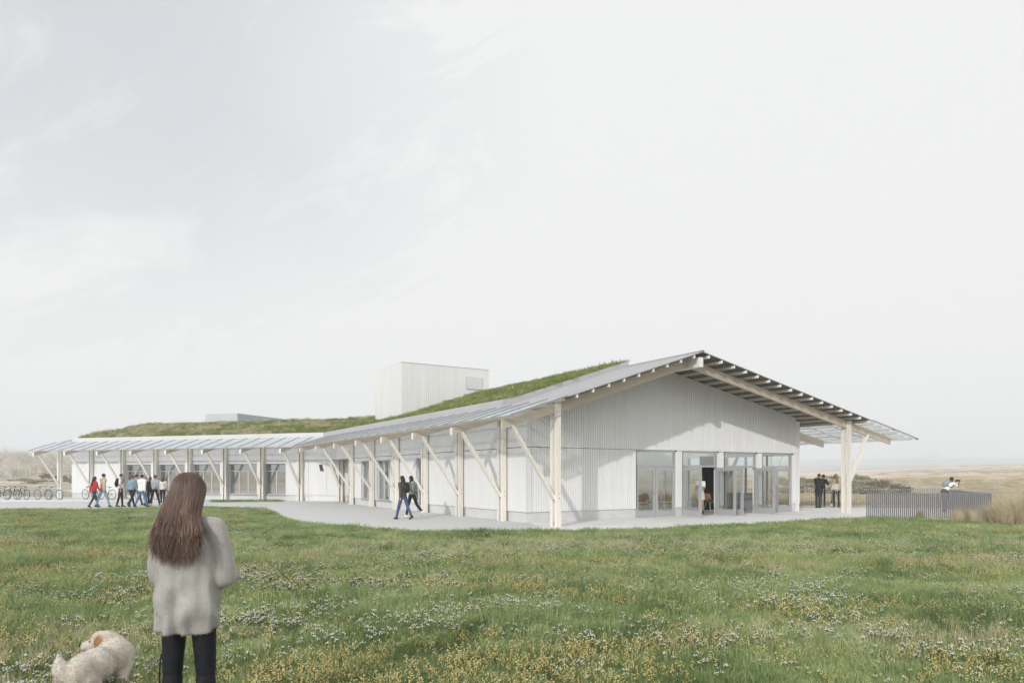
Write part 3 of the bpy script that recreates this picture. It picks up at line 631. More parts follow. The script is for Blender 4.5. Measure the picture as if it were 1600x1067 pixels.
railing('railing', [FF1, FFW, hp(15.4, 8.5)], 'pale slatted railing along the far terrace edge behind the standing men', 'terrace railings')
# ------------------------------------------------------------------ people
def remesh(mb, voxel, name, m, iters=6, fac=.5, extra=None):
    """merge overlapping closed shapes into one continuous smooth skin"""
    me = mb.mesh('tmp', m if m else []); o = bpy.data.objects.new('tmp', me); COL.objects.link(o)
    r = o.modifiers.new('r', 'REMESH'); r.mode = 'VOXEL'; r.voxel_size = voxel; r.use_smooth_shade = True
    s = o.modifiers.new('s', 'SMOOTH'); s.factor = fac; s.iterations = iters
    dg = bpy.context.evaluated_depsgraph_get(); ev = o.evaluated_get(dg)
    out = bpy.data.meshes.new_from_object(ev); out.name = name
    bpy.data.objects.remove(o); bpy.data.meshes.remove(me)
    out.materials.clear()
    for q in (m if isinstance(m, list) else [m]): out.materials.append(q)
    out.polygons.foreach_set('material_index', [0]*len(out.polygons)); out.polygons.foreach_set('use_smooth', [True]*len(out.polygons))
    if extra is not None and extra.v:
        bm = bmesh.new(); bm.from_mesh(out); t = extra.mesh('tmp', out.materials[:], True); bm.from_mesh(t); bm.to_mesh(out); bm.free(); bpy.data.meshes.remove(t)
    return out
cloth = {}
def C(name, col, var=.10, scale=9, rough=.85, bump=.25):
    if name not in cloth: cloth[name] = mat(name, col, rough, var, scale, bump=bump, bscale=60)
    return cloth[name]
SKIN = C('skin', (.50,.30,.21), .05, 6, .55, .05); SKIN2 = C('dark_skin', (.20,.11,.07), .05, 6, .55, .05)
EYE_M = C('eye', (.03,.025,.02), .1, 5, .2, 0); LIP_M = C('lip', (.36,.14,.12), .1, 5, .5, 0)

def skeleton(p):
    J = {}; lam = math.radians(p.get('lean', 2)); ct, st_ = math.cos(lam), math.sin(lam)
    up = Vector((0, st_, ct)); fw = Vector((0, ct, -st_)); X = Vector((1, 0, 0)); w = p.get('wide', 1.0)
    P = Vector((0, 0, .93)); J['P'] = P
    for s, k in ((-1, 'l'), (1, 'r')):
        th, kn = p.get(k+'leg', (0, 3)); th = math.radians(th); ph = th-math.radians(kn)
        h = P + X*(s*.088) + Vector((0, 0, -.03)); J[k+'hip'] = h
        sp = math.radians(p.get('spread', 2))*s
        kk = h + Vector((math.sin(sp)*.42, math.sin(th)*.42, -math.cos(th)*.42)); J[k+'knee'] = kk
        J[k+'ank'] = kk + Vector((math.sin(sp)*.2, math.sin(ph)*.42, -math.cos(ph)*.42)); J[k+'pitch'] = max(0, -ph-math.radians(12))*1.2
    low = min(J['lank'].z - .09*math.cos(J['lpitch']) - .12*math.sin(J['lpitch']), J['rank'].z - .09*math.cos(J['rpitch']) - .12*math.sin(J['rpitch']))
    off = Vector((0, 0, -low+.012))
    for k in list(J):
        if isinstance(J[k], Vector): J[k] = J[k] + off
    P = J['P']
    J['up'], J['fw'] = up, fw
    J['waist'] = P + up*.14; J['chest'] = P + up*.36; J['neck'] = P + up*.535
    hp_ = lam + math.radians(p.get('nod', 0)); hu = Vector((0, math.sin(hp_), math.cos(hp_))); J['hu'] = hu
    J['head'] = J['neck'] + hu*.135 + Vector((0, math.cos(hp_), -math.sin(hp_)))*.02
    J['headM'] = Matrix.Rotation(math.radians(p.get('turn', 0)), 3, 'Z') @ Matrix.Rotation(-hp_, 3, 'X')
    for s, k in ((-1, 'l'), (1, 'r')):
        a, o, fx, inn = p.get(k+'arm', (-4, 8, 12, 0)); a = math.radians(a)-0; o = math.radians(o)
        sh = P + up*.475 + X*(s*.175*w); J[k+'sh'] = sh
        d = Vector((s*math.sin(o), math.sin(a)*math.cos(o), -math.cos(a)*math.cos(o)))
        e = sh + d*.285; J[k+'elb'] = e
        a2 = a+math.radians(fx); o2 = o-math.radians(inn)
        d2 = Vector((s*math.sin(o2), math.sin(a2)*math.cos(o2), -math.cos(a2)*math.cos(o2)))
        J[k+'wr'] = e + d2*.25; J[k+'hd'] = d2; J[k+'s'] = s
    return J
def person(label, x, y, heading, H=1.7, skin=None, top=None, sleeve='long', coat=.0, hem=.0, bottom=None, shoes=None, hair=None, style='short', pose=None, group=None, voxel=.020, fat=1.0, hood=None, dress=None, name_extra=None, woman=False, top_name='jacket', z=0.0, shorts=False):
    skin = skin or SKIN; p = pose or {}; J = skeleton(dict(p, wide=(.9 if woman else 1.0)*(1+.15*(fat-1)))); up, fw = J['up'], J['fw']
    S = H/1.70; M = T((x, y, z)) @ RZ(math.radians(heading)) @ Matrix.Scale(S, 4)
    Mr = T((x, y, z)) @ RZ(math.radians(heading))
    root = empty('person', Mr); tag(root, label, 'person', group)
    RT = Matrix.Rotation(-math.radians(p.get('lean', 2)), 3, 'X')
    def sm(me, name): return put(me, name, root, M)
    # body
    b = MB(); wf = .92 if woman else 1.0
    b.ell(J['chest']+up*.02, (.135*wf*fat, .088*fat, .20), RT); b.ell(J['waist'], (.118*fat, .082*fat, .15), RT); b.ell(J['P'], (.132*fat, .092*fat, .12), RT)
    b.cap(J['neck']-up*.05, .052, J['head']-J['hu']*.03, .048)
    hM = J['headM']; hc = J['head']
    b.ell(hc+hM @ Vector((0, 0, .012)), (.074, .092, .105), hM, 14, 10); b.ell(hc+hM @ Vector((0, .025, -.06)), (.052, .058, .055), hM)
    b.ell(hc+hM @ Vector((0, .098, -.015)), (.013, .020, .026), hM, 8, 6)
    for s in (-1, 1): b.ell(hc+hM @ Vector((s*.076, -.002, -.008)), (.012, .020, .030), hM, 8, 6)
    ex = MB()
    for k in 'lr':
        b.cap(J[k+'hip'], .070*fat, J[k+'knee'], .046); b.cap(J[k+'knee'], .046, J[k+'ank'], .033)
        toe = J[k+'ank'] + Vector((0, math.cos(J[k+'pitch'])*.13, -math.sin(J[k+'pitch'])*.13-.045*math.cos(J[k+'pitch']))); b.cap(J[k+'ank']-Vector((0,0,.03)), .034, toe, .026)
        s = J[k+'s']; b.cap(J['neck']-up*.09+Vector((s*.06,0,0)), .048, J[k+'sh'], .052); b.cap(J[k+'sh'], .050, J[k+'elb'], .037); b.cap(J[k+'elb'], .037, J[k+'wr'], .024)
        d = J[k+'hd']; wv = J[k+'wr']; side = Vector((s, 0, 0)); q = d.cross(side).normalized(); q = q if q.length > .1 else Vector((0,1,0)); 
        pm = wv + d*.045; b.cap(wv, .022, pm+d*.03, .026)
        # fingers side by side across the palm, thumb from its edge, all lightly curled
        acr = q; curl = -side
        for i, (o, ln) in enumerate(((-.026,.062),(-.009,.074),(.009,.070),(.025,.055))):
            b0 = pm + d*.028 + acr*o; b1 = b0 + d*ln*.55 + curl*.006; b2 = b1 + d*ln*.42 + curl*.022
            ex.tube([b0, b1, b2], [.0095, .0085, .006], n=5)
        t0 = wv + d*.03 - acr*.018; ex.tube([t0, t0+d*.035-acr*.028, t0+d*.068-acr*.030+curl*.008], [.012, .010, .007], n=5)
    for s in (-1, 1): ex.ell(hc+hM @ Vector((s*.030, .082, .008)), (.011, .009, .008), hM, 8, 6, mi=1)
    ex.ell(hc+hM @ Vector((0, .083, -.058)), (.024, .008, .008), hM, 8, 6, mi=2)
    sm(remesh(b, voxel*.8, 'body', [skin, EYE_M, LIP_M], 4, .4, ex), 'body')
    # trousers
    if bottom:
        t = MB(); t.ell(J['P']+up*.02, (.150*fat, .112*fat, .125), RT)
        for k in 'lr':
            t.cap(J[k+'hip'], .088*fat, J[k+'knee'], .062); 
            if not shorts: t.cap(J[k+'knee'], .062, J[k+'ank']+(J[k+'knee']-J[k+'ank'])*.10, .050)
        sm(remesh(t, voxel, 'trousers', [bottom], 3, .4), 'trousers')
    if dress:
        t = MB(); t.ell(J['chest'], (.155, .11, .21), RT); t.ell(J['waist'], (.14, .10, .16), RT)
        t.tube([J['waist'], J['P']-up*.05, J['P']-up*.32], [.13, .17, .19], n=14)
        for k in 'lr': t.cap(J[k+'sh'], .064, J[k+'sh']+(J[k+'elb']-J[k+'sh'])*.7, .060)
        sm(remesh(t, voxel, 'dress', [dress], 3, .4), 'dress')
    if top:
        c = 1.0+coat; t = MB()
        t.ell(J['chest']+up*.015, (.160*wf*fat*c, .112*fat*c, .20), RT); t.ell(J['waist']+up*.02, (.148*fat*c, .110*fat*c, .17), RT); t.ell(J['P']+up*(.06-hem), (.155*fat*c, .116*fat*c, .11+.4*hem), RT)
        for k in 'lr':
            s = J[k+'s']; t.cap(J['neck']-up*.075+Vector((s*.05,0,0)), .052*c, J[k+'sh'], .066*c)
            if sleeve == 'long': t.cap(J[k+'sh'], .066*c, J[k+'elb'], .054*c); t.cap(J[k+'elb'], .054*c, J[k+'wr']-J[k+'hd']*.01, .040*c)
            else: t.cap(J[k+'sh'], .066*c, J[k+'sh']+(J[k+'elb']-J[k+'sh'])*.72, .062*c)
        if sleeve == 'long': t.cap(J['neck']-up*.06, .062, J['neck']-up*.02, .056)
        o = sm(remesh(t, voxel, top_name, [top], 3, .4), top_name)
        if hood: 
            h = MB(); h.ell(J['neck']-up*.05-fw*.075, (.10, .055, .09), RT); put(remesh(h, voxel, 'hood', [hood], 3, .4), 'hood', o, M)
    if shoes:
        for k in 'lr':
            h = MB(); a = J[k+'ank']; pt = J[k+'pitch']; f = Vector((0, math.cos(pt), -math.sin(pt))); n_ = Vector((0, math.sin(pt), math.cos(pt)))
            h.cap(a-n_*.045-f*.045, .042, a-n_*.052+f*.13, .036); h.cap(a-n_*.02, .044, a-n_*.045+f*.06, .040); h.cap(a+n_*.01, .042, a+n_*.05, .044)
            sm(remesh(h, voxel*.8, 'shoe', [shoes], 3, .4), 'shoe')
    if hair:
        h = MB(); h.ell(hc+hM @ Vector((0, -.016, .034)), (.086, .096, .098), hM, 14, 10)
        if style != 'short': h.ell(hc+hM @ Vector((0, -.04, .0)), (.088, .075, .12), hM)
        if style == 'bun': h.ell(hc+hM @ Vector((0, -.10, .07)), (.045,.045,.045))
        if style == 'long':
            h.cap(hc+hM @ Vector((0, -.055, -.03)), .085, J['neck']-up*.13-fw*.085, .075); h.cap(J['neck']-up*.10-fw*.09, .078, J['neck']-up*.24-fw*.105, .05)
        if style == 'bob': h.cap(hc+hM @ Vector((0, -.03, -.02)), .092, J['neck']+up*.0-fw*.03, .085)
        sm(remesh(h, voxel*.85, 'hair', [hair], 3, .4), 'hair')
    return root, J, M
def backpack(label, J, M, m, strapm, wide=.15, scale=1.0, side=0.0, name='backpack'):
    up, fw = J['up'], J['fw']; c = J['chest']-fw*.19-up*.05+Vector((side,0,0)); RT = Matrix((Vector((1,0,0)), fw, up)).transposed()
    o = empty('backpack', M @ T(c)); tag(o, label, 'backpack')
    b = MB(); b.ell(c, (wide*scale, .085, .22*scale), RT); b.ell(c-up*.06-fw*.05, (wide*.8*scale, .06, .12*scale), RT)
    put(remesh(b, .022, 'bag', [m], 4, .4), 'bag', o, M)
    for s in (-1, 1):
        t = MB(); t.tube([c+up*.15+Vector((s*.07,0,0))+fw*.06, J['chest']+up*.19+Vector((s*.10,0,0))-fw*.03, J['chest']+up*.14+Vector((s*.11,0,0))+fw*.12, J['chest']-up*.06+Vector((s*.13,0,0))+fw*.09, c-up*.14+Vector((s*.11,0,0))+fw*.05], .016, n=5)
        put(t.mesh('strap', strapm), 'strap', o, M)
    b2 = MB(); b2.tube([c+up*.21+Vector((-.03,0,0)), c+up*.26, c+up*.21+Vector((.03,0,0))], .009, n=5); put(b2.mesh('grab_loop', strapm), 'grab_loop', o, M)
    return o
BLACK = C('black_cloth', (.012,.012,.014)); DKHAIR = C('black_hair', (.010,.009,.009), .3, 20, .45); BRHAIR = C('brown_hair', (.045,.022,.014), .3, 20, .45)
WHITE = C('white_cloth', (.80,.80,.79)); JEANS = C('blue_jeans', (.10,.16,.30)); DJEANS = C('dark_jeans', (.03,.045,.085)); LJEANS = C('light_jeans', (.28,.40,.47))
SHOE_B = C('black_shoe', (.012,.012,.012), .2, 9, .4); SHOE_W = C('white_shoe', (.75,.75,.73), .05, 9, .5)
wl = dict(lleg=(22,6), rleg=(-16,14), larm=(-16,7,10,0), rarm=(16,7,16,0)); wr = dict(lleg=(-18,14), rleg=(22,6), larm=(15,7,16,0), rarm=(-15,7,10,0))
st = dict(lleg=(3,2), rleg=(-2,3))
def gp(px, py): v = G(px, py); return v.x, v.y
# the pair walking along the gravel towards the bend
x, y = gp(630, 811.5); GRN = C('olive_jacket', (.075,.075,.060))
_, J1, M1 = person('woman in olive jacket, cropped blue jeans and black boots on the gravel', x, y, 52, 1.66, top=GRN, coat=.10, bottom=C('cropped_jeans', (.06,.095,.19)), shoes=SHOE_B, hair=DKHAIR, style='long', pose=dict(wl, lleg=(20,4), rleg=(-20,10), lean=4), woman=True)
backpack('black rucksack on the back of the woman in the olive jacket', J1, M1, C('black_leather', (.010,.011,.014), .2, 9, .4), BLACK, side=.05)
x, y = gp(647, 809.5)
_, J1, M1 = person('woman with pale hood, black trousers and white trainers walking beside the olive jacket', x-.12, y+.30, 48, 1.65, top=C('grey_hoodie', (.17,.19,.18)), hood=C('pale_hood', (.55,.56,.60)), bottom=BLACK, shoes=SHOE_W, hair=DKHAIR, style='bob', pose=dict(wr, lleg=(18,4), rleg=(-26,26), lean=5), woman=True, coat=.06)
backpack('grey green rucksack with a pale patch on the woman in black trousers', J1, M1, C('grey_rucksack', (.20,.235,.22), .5, 8), BLACK)
# the group in front of the wing
GR = None
x, y = gp(147, 793.2)
person('long haired woman in red jacket, leftmost of the walking group', x, y, -30, 1.58*1.02, top=C('red_jacket', (.50,.025,.025)), coat=.14, bottom=DJEANS, shoes=SHOE_B, hair=DKHAIR, style='long', pose=wl, woman=True)
x, y = gp(161, 792.8)
person('man in beige hooded jacket and light blue jeans beside the red jacket', x, y, -28, 1.76, top=C('beige_jacket', (.52,.42,.32)), hood=C('beige_hood', (.47,.38,.29)), coat=.10, bottom=LJEANS, shoes=C('blue_shoe', (.07,.12,.17)), hair=DKHAIR, pose=dict(wr, lleg=(-18,6), rleg=(20,4)))
x, y = gp(188.5, 792)
_, J1, M1 = person('man in white t-shirt and black trousers carrying a black rucksack', x, y, -72, 1.72, top=WHITE, sleeve='short', bottom=BLACK, shoes=C('brown_shoe', (.10,.04,.03)), hair=DKHAIR, pose=dict(st, lleg=(6,4), rleg=(-8,6)), top_name='shirt')
backpack('black rucksack on the man in the white t-shirt', J1, M1, BLACK, BLACK, .15, 1.15)
x, y = gp(206, 792.4)
person('man in faded blue denim shirt and black trousers', x, y, -14, 1.68, top=C('denim_shirt', (.21,.31,.38)), bottom=BLACK, shoes=SHOE_B, hair=C('greying_hair', (.09,.075,.065)), pose=wl, coat=.10, fat=1.08, top_name='shirt')
x, y = gp(212.5, 789.5)
person('dark haired man mostly hidden between denim shirt and white shirt', x, y, -35, 1.74, top=C('grey_shirt', (.30,.30,.31)), bottom=DJEANS, shoes=SHOE_B, hair=DKHAIR, pose=wr, top_name='shirt')
x, y = gp(221.5, 793)
person('man in loose white shirt and blue jeans, widest of the walking group', x, y, -10, 1.73, top=WHITE, coat=.20, hem=.05, bottom=JEANS, shoes=SHOE_B, hair=DKHAIR, pose=wr, fat=1.12, top_name='shirt')
x, y = gp(226.5, 790.8)
person('grey haired man just behind the white shirt', x, y, 5, 1.62, top=C('cream_shirt', (.62,.62,.60)), bottom=LJEANS, shoes=SHOE_B, hair=C('grey_hair', (.30,.27,.23)), pose=wl, top_name='shirt')
x, y = gp(234.5, 791)
person('woman all in black with brown hair, right of the white shirt', x, y, 20, 1.60, top=C('black_top', (.014,.014,.017)), bottom=BLACK, shoes=C('grey_shoe', (.35,.34,.33)), hair=BRHAIR, style='bob', pose=wl, woman=True, coat=.08)
x, y = gp(242, 791.6)
person('man in grey shirt and black trousers near the right end of the group', x, y, -4, 1.70, top=C('grey_blue_shirt', (.36,.38,.43)), bottom=BLACK, shoes=C('grey_shoe', (.35,.34,.33)), hair=BRHAIR, pose=wr, top_name='shirt')
x, y = gp(254, 788.8)
_, J1, M1 = person('woman in cream waistcoat with brown hair, rightmost of the walking group', x, y, 18, 1.58, top=C('cream_waistcoat', (.70,.67,.60)), bottom=BLACK, shoes=SHOE_W, hair=BRHAIR, style='bob', pose=wl, woman=True, coat=.05)
hb = M1 @ (J1['lwr']+J1['lhd']*.12)
o = empty('handbag', T(hb)); tag(o, 'small orange bag held between grey shirt and cream waistcoat', 'bag')
t = MB(); t.ell((0,0,-.17), (.10,.05,.13)); put(remesh(t, .02, 'bag', [C('orange_bag', (.75,.17,.04))], 3, .4), 'bag', o, T(hb)); t = MB(); t.tube([(-.06,0,-.07),(-.04,0,.0),(.04,0,.0),(.06,0,-.07)], .008, n=5); put(t.mesh('handle', C('orange_bag', (.75,.17,.04))), 'handle', o, T(hb))
# under the porch
SUIT = C('charcoal_suit', (.026,.026,.032))
x, y = gp(1278, 793.6)
person('man in charcoal suit with reddish hair looking down, left under the porch', x, y, -62, 1.74, top=SUIT, coat=.06, hem=.05, bottom=SUIT, shoes=SHOE_B, hair=C('auburn_hair', (.12,.05,.025)), pose=dict(st, larm=(20,6,70,10), rarm=(15,5,80,14), nod=22), top_name='suit_jacket')
x, y = gp(1285.5, 792.0)
person('dark haired man in dark brown jacket beside the charcoal suit', x, y, -50, 1.70, skin=C('tan_skin', (.34,.19,.13), .05, 6, .55, .05), top=C('dark_brown_jacket', (.045,.035,.032)), bottom=BLACK, shoes=SHOE_B, hair=DKHAIR, pose=dict(st, larm=(30,6,80,10), rarm=(28,6,85,14), nod=18), top_name='suit_jacket')
x, y = gp(1306.5, 792.6)
person('person in long cream hooded coat and black trousers beside the porch post', x, y, 8, 1.72, top=C('cream_coat', (.66,.58,.44)), coat=.22, hem=.06, bottom=BLACK, shoes=SHOE_B, hair=C('blond_hair', (.42,.30,.15), .25, 20), style='long', pose=dict(st), woman=True)
x, y = gp(1300.5, 790.5)
person('person in white top and grey trousers leaning behind the cream coat', x, y, -75, 1.64, top=C('off_white_top', (.66,.64,.60)), bottom=C('grey_trousers', (.085,.082,.08)), shoes=SHOE_W, hair=BRHAIR, pose=dict(lleg=(34,46), rleg=(-8,4), lean=14), top_name='shirt')
# photographer behind the near railing
x, y = (1476-800)/F*31.6, 31.6
_, J1, M1 = person('photographer in white t-shirt bent over the railing with a camera', x, y, -70, 1.74, skin=SKIN2, top=WHITE, sleeve='short', bottom=C('grey_trousers', (.085,.082,.08)), shoes=SHOE_B, hair=BRHAIR, pose=dict(lleg=(8,6), rleg=(-6,6), lean=46, larm=(62,4,78,20), rarm=(58,4,82,20), nod=-30), top_name='shirt')
backpack('grey sling bag on the back of the photographer', J1, M1, C('grey_sling', (.28,.30,.30)), C('brown_strap', (.10,.06,.04)), .15, 1.0)
hc = (J1['lwr']+J1['rwr'])*.5 + (J1['lhd']+J1['rhd'])*.06
o = empty('camera', M1 @ T(hc)); tag(o, 'black camera held to the face of the photographer', 'camera')
cm = MB().box(-.06,.06,-.03,.03,-.04,.04); put(cm.mesh('camera_body', BLACK), 'camera_body', o, M1 @ T(hc)); cm = MB().tube([(0,.03,0),(0,.12,0)], [.032,.036], n=12); put(cm.mesh('lens', BLACK), 'lens', o, M1 @ T(hc))
# visitor in the doorway
p = hp(9.5, 2.65)
person('person in white dress standing in the open glazed doorway', p.x, p.y, 150, 1.62, dress=WHITE, shoes=SHOE_B, hair=C('ginger_hair', (.30,.11,.04), .2, 15), style='bun', pose=dict(st, larm=(15,6,60,10)), woman=True, z=.02)
p = hp(7.2, 4.6)
person('dark haired visitor in grey shirt behind the closed left pair of doors', p.x, p.y, 40, 1.55, top=C('grey_shirt', (.30,.30,.31)), bottom=BLACK, shoes=SHOE_B, hair=DKHAIR, style='bob', pose=dict(st), woman=True, z=.02)
bpy.data.objects['person'].name  # first person keeps the plain name

# ------------------------------------------------------------------ woman with long brown hair in the foreground
def foreground_woman():
    X0, Y0 = -1.893, 4.05
    pose = dict(wide=.86, lleg=(0,2), rleg=(1,3), lean=2, spread=2, larm=(8,9,58,20), rarm=(4,9,72,20), nod=8, turn=4)
    J = skeleton(pose); S = .957; M = T((X0, Y0, 0)) @ RZ(math.radians(-3)) @ Matrix.Scale(S, 4)
    root = empty('person', T((X0, Y0, 0))); tag(root, 'woman with long brown hair in grey sweater and black leggings standing on the lawn', 'person')
    up, fw = J['up'], J['fw']
    skin = SKIN; b = MB(); RT = Matrix.Rotation(-math.radians(2), 3, 'X')
    b.ell(J['chest'], (.125,.085,.2), RT); b.ell(J['waist'], (.11,.08,.15), RT); b.ell(J['P'], (.13,.09,.12), RT); b.cap(J['neck']-up*.05, .05, J['head']-up*.03, .047)
    J['head'] = J['head']+Vector((-.028,0,0)); hM = J['headM']; hc = J['head']
    b.ell(hc+hM @ Vector((0,0,.012)), (.072,.09,.105), hM, 16, 12); b.ell(hc+hM @ Vector((0,.025,-.06)), (.05,.056,.055), hM); b.ell(hc+hM @ Vector((0,.096,-.015)), (.012,.02,.026), hM, 8, 6)
    ex = MB()
    for k in 'lr':
        s = J[k+'s']; b.cap(J[k+'hip'], .07, J[k+'knee'], .045); b.cap(J[k+'knee'], .045, J[k+'ank'], .033); b.cap(J[k+'ank']-Vector((0,0,.03)), .034, J[k+'ank']+Vector((0,.13,-.05)), .026)
        b.cap(J['neck']-up*.09, .045, J[k+'sh'], .05); b.cap(J[k+'sh'], .048, J[k+'elb'], .036); b.cap(J[k+'elb'], .036, J[k+'wr'], .023)
        d = J[k+'hd']; wv = J[k+'wr']; q = d.cross(Vector((s,0,0))).normalized(); pm = wv+d*.045; b.cap(wv, .022, pm+d*.03, .026); curl = Vector((-s,0,0))
        for o_, ln in ((-.026,.062),(-.009,.074),(.009,.070),(.025,.055)):
            b0 = pm+d*.028+q*o_; ex.tube([b0, b0+d*ln*.5+curl*.008, b0+d*ln*.7+curl*.035, b0+d*ln*.5+curl*.055], [.0095,.0085,.008,.006], n=6)
        t0 = wv+d*.03-q*.018; ex.tube([t0, t0+d*.035-q*.028, t0+d*.066-q*.03+curl*.012], [.012,.010,.007], n=6)
    for s in (-1,1): ex.ell(hc+hM @ Vector((s*.03,.08,.008)), (.011,.009,.008), hM, 8, 6, mi=1)
    ex.ell(hc+hM @ Vector((0,.081,-.058)), (.024,.008,.008), hM, 8, 6, mi=2)
    put(remesh(b, .012, 'body', [skin, EYE_M, LIP_M], 4, .4, ex), 'body', root, M)
    # leggings, boots
    t = MB(); t.ell(J['P'], (.135,.10,.10), RT)
    for k in 'lr':
        kn, an = J[k+'knee'], J[k+'ank']; t.cap(J[k+'hip']+Vector((0,0,-.02)), .080, kn+Vector((0,0,.04)), .060); t.cap(kn, .060, an+(kn-an)*.55, .056); t.cap(an+(kn-an)*.55, .056, an+(kn-an)*.1, .036)
    put(remesh(t, .012, 'leggings', [C('black_leggings', (.009,.010,.016), .2, 12, .7)], 5, .5), 'leggings', root, M)
    for k in 'lr':
        kn, an = J[k+'knee'], J[k+'ank']; h = MB(); h.cap(an+(kn-an)*.86, .064, an, .046); h.cap(an+Vector((0,-.04,-.045)), .042, an+Vector((0,.13,-.052)), .036)
        put(remesh(h, .012, 'boot', [C('navy_boot', (.018,.026,.055), .2, 10, .6)], 3, .4), 'boot', root, M)
    # sweater: wide body hanging straight, drop shoulders, bent sleeves
    t = MB(); nk = J['neck']
    ring = []
    for z, rx, ry, dy in ((.825,.178,.142,-.010),(.86,.186,.150,-.012),(.93,.190,.157,-.018),(1.01,.188,.154,-.018),(1.11,.184,.147,-.012),(1.22,.182,.136,-.006),(1.32,.178,.122,0),(1.385,.150,.100,.01),(1.43,.095,.08,.02),(1.46,.068,.065,.025)):
        ring.append((z, rx, ry, dy))
    n = 96; vs = []; fs = []
    rnd = random.Random(3); ph = [rnd.random()*6.28 for _ in range(9)]
    dense = []
    for i in range(len(ring)-1):
        for q in range(8):
            f = q/8; dense.append(tuple(ring[i][c]*(1-f)+ring[i+1][c]*f for c in range(4)))
    dense.append(ring[-1])
    for z, rx, ry, dy in dense:
        low = max(0, (1.36-z)/.60)
        for k in range(n):
            a = 2*math.pi*k/n
            w = (.016*math.sin(5*a+ph[0]+z*3)+.012*math.sin(9*a+ph[1]-z*4)+.007*math.sin(14*a+ph[2]+z*6))*low + .010*math.sin(z*26+ph[3]+3*math.sin(a*2))*min(1, low*2)
            # centre back fold
            cb = -.026*math.exp(-((math.sin(a/2-.75*math.pi))/.05)**2)*low if math.sin(a) < 0 else 0
            zz = z + (.006*math.sin(3*a+ph[5])+.003*math.sin(7*a+ph[6])-.02*max(0,-math.sin(a)))*(1 if z < .845 else 0)
            vs.append((math.cos(a)*(rx+w+cb), dy+math.sin(a)*(ry+w+cb), zz))
    m_ = len(dense)
    for i in range(m_-1):
        for k in range(n): fs.append((i*n+k, i*n+(k+1)%n, (i+1)*n+(k+1)%n, (i+1)*n+k))
    fs += [tuple(range(n))[::-1], tuple((m_-1)*n+k for k in range(n))]
    t.add(vs, fs)
    for k in 'lr':
        s = J[k+'s']; sh = J[k+'sh']; el = J[k+'elb']; w_ = J[k+'wr']
        P_ = [sh+Vector((-s*.06,0,.01)), sh+Vector((s*.005,0,-.01)), sh*.6+el*.4+Vector((s*.012,-.01,0)), el*.85+sh*.15+Vector((s*.018,-.012,0)), el+Vector((s*.012,-.005,-.028)), el*.6+w_*.4+Vector((0,0,-.02)), el*.15+w_*.85, w_]
        R_ = [.058,.068,.070,.072,.070,.062,.050,.042]
        for i in range(len(P_)-1): t.cap(P_[i], R_[i], P_[i+1], R_[i+1], 12)
    knit = mat('grey_knit_wool', (.40,.385,.365), .95, .16, 5, bump=.0)
    tt = knit.node_tree; bs = tt.nodes['Principled BSDF']; bs.inputs['Sheen Weight'].default_value = .35; bs.inputs['Sheen Roughness'].default_value = .5; bs.inputs['Specular IOR Level'].default_value = .1
    tc = nd(tt, 'ShaderNodeTexCoord'); wv = nd(tt, 'ShaderNodeTexWave', wave_type='BANDS', bands_direction='X'); tt.links.new(tc.outputs['Object'], wv.inputs['Vector']); wv.inputs['Scale'].default_value = 38; wv.inputs['Distortion'].default_value = 2.5; wv.inputs['Detail'].default_value = 2; wv.inputs['Detail Scale'].default_value = 3
    nz = nd(tt, 'ShaderNodeTexNoise'); tt.links.new(tc.outputs['Object'], nz.inputs['Vector']); nz.inputs['Scale'].default_value = 160
    ad = nd(tt, 'ShaderNodeMath', operation='ADD'); tt.links.new(wv.outputs[1], ad.inputs[0]); tt.links.new(nz.outputs[0], ad.inputs[1])
    bp = nd(tt, 'ShaderNodeBump'); bp.inputs['Strength'].default_value = .22; bp.inputs['Distance'].default_value = .004; tt.links.new(ad.outputs[0], bp.inputs['Height']); tt.links.new(bp.outputs[0], bs.inputs['Normal'])
    swm = remesh(t, .009, 'sweater', [knit], 8, .5)
    # wool fuzz
    rng = random.Random(5); fz = MB(); vv = swm.vertices; N = len(vv)
    for _ in range(14000):
        v = vv[rng.randrange(N)]; nn = v.normal; tdir = Vector((rng.uniform(-1,1), rng.uniform(-1,1), rng.uniform(-1.2,.6))).normalized()
        d = (nn*rng.uniform(.3,1)+tdir*.8).normalized(); l = rng.uniform(.006,.018); sdv = d.cross(nn).normalized()*.0007 if d.cross(nn).length > 1e-3 else Vector((.0007,0,0))
        p0 = v.co; fz.add([p0-sdv, p0+sdv, p0+d*l], [(0,1,2)])
    so = put(swm, 'sweater', root, M); fo = put(fz.mesh('wool_fuzz', knit), 'wool_fuzz', so, M); tag(fo, kind='stuff')
    # hair: a close base plus many wavy locks falling over the back
    hm = bpy.data.materials.new('long_brown_hair'); hm.use_nodes = True; ht = hm.node_tree; hb = ht.nodes['Principled BSDF']; hb.inputs['Roughness'].default_value = .42; hb.inputs['Specular IOR Level'].default_value = .5
    at = nd(ht, 'ShaderNodeAttribute', attribute_name='tone'); rp = nd(ht, 'ShaderNodeValToRGB'); ht.links.new(at.outputs['Fac'], rp.inputs[0]); e = rp.color_ramp.elements; e.new(.5)
    for i, (p_, c_) in enumerate([(0,(.038,.022,.016)),(.5,(.140,.083,.058)),(1,(.40,.255,.17))]): e[i].position = p_; e[i].color = (*c_, 1)
    ht.links.new(rp.outputs[0], hb.inputs['Base Color'])
    base = MB(); base.ell(hc+Vector((0,-.014,.030)), (.086,.097,.098), None, 20, 14); base.cap(hc+Vector((0,-.030,-.03)), .072, J['neck']-up*.14-fw*.09, .075); base.cap(hc+Vector((-.03,-.045,-.06)), .07, J['neck']-up*.20-fw*.12+Vector((-.055,0,0)), .06); base.cap(hc+Vector((.03,-.045,-.06)), .07, J['neck']-up*.20-fw*.12+Vector((.05,0,0)), .06)
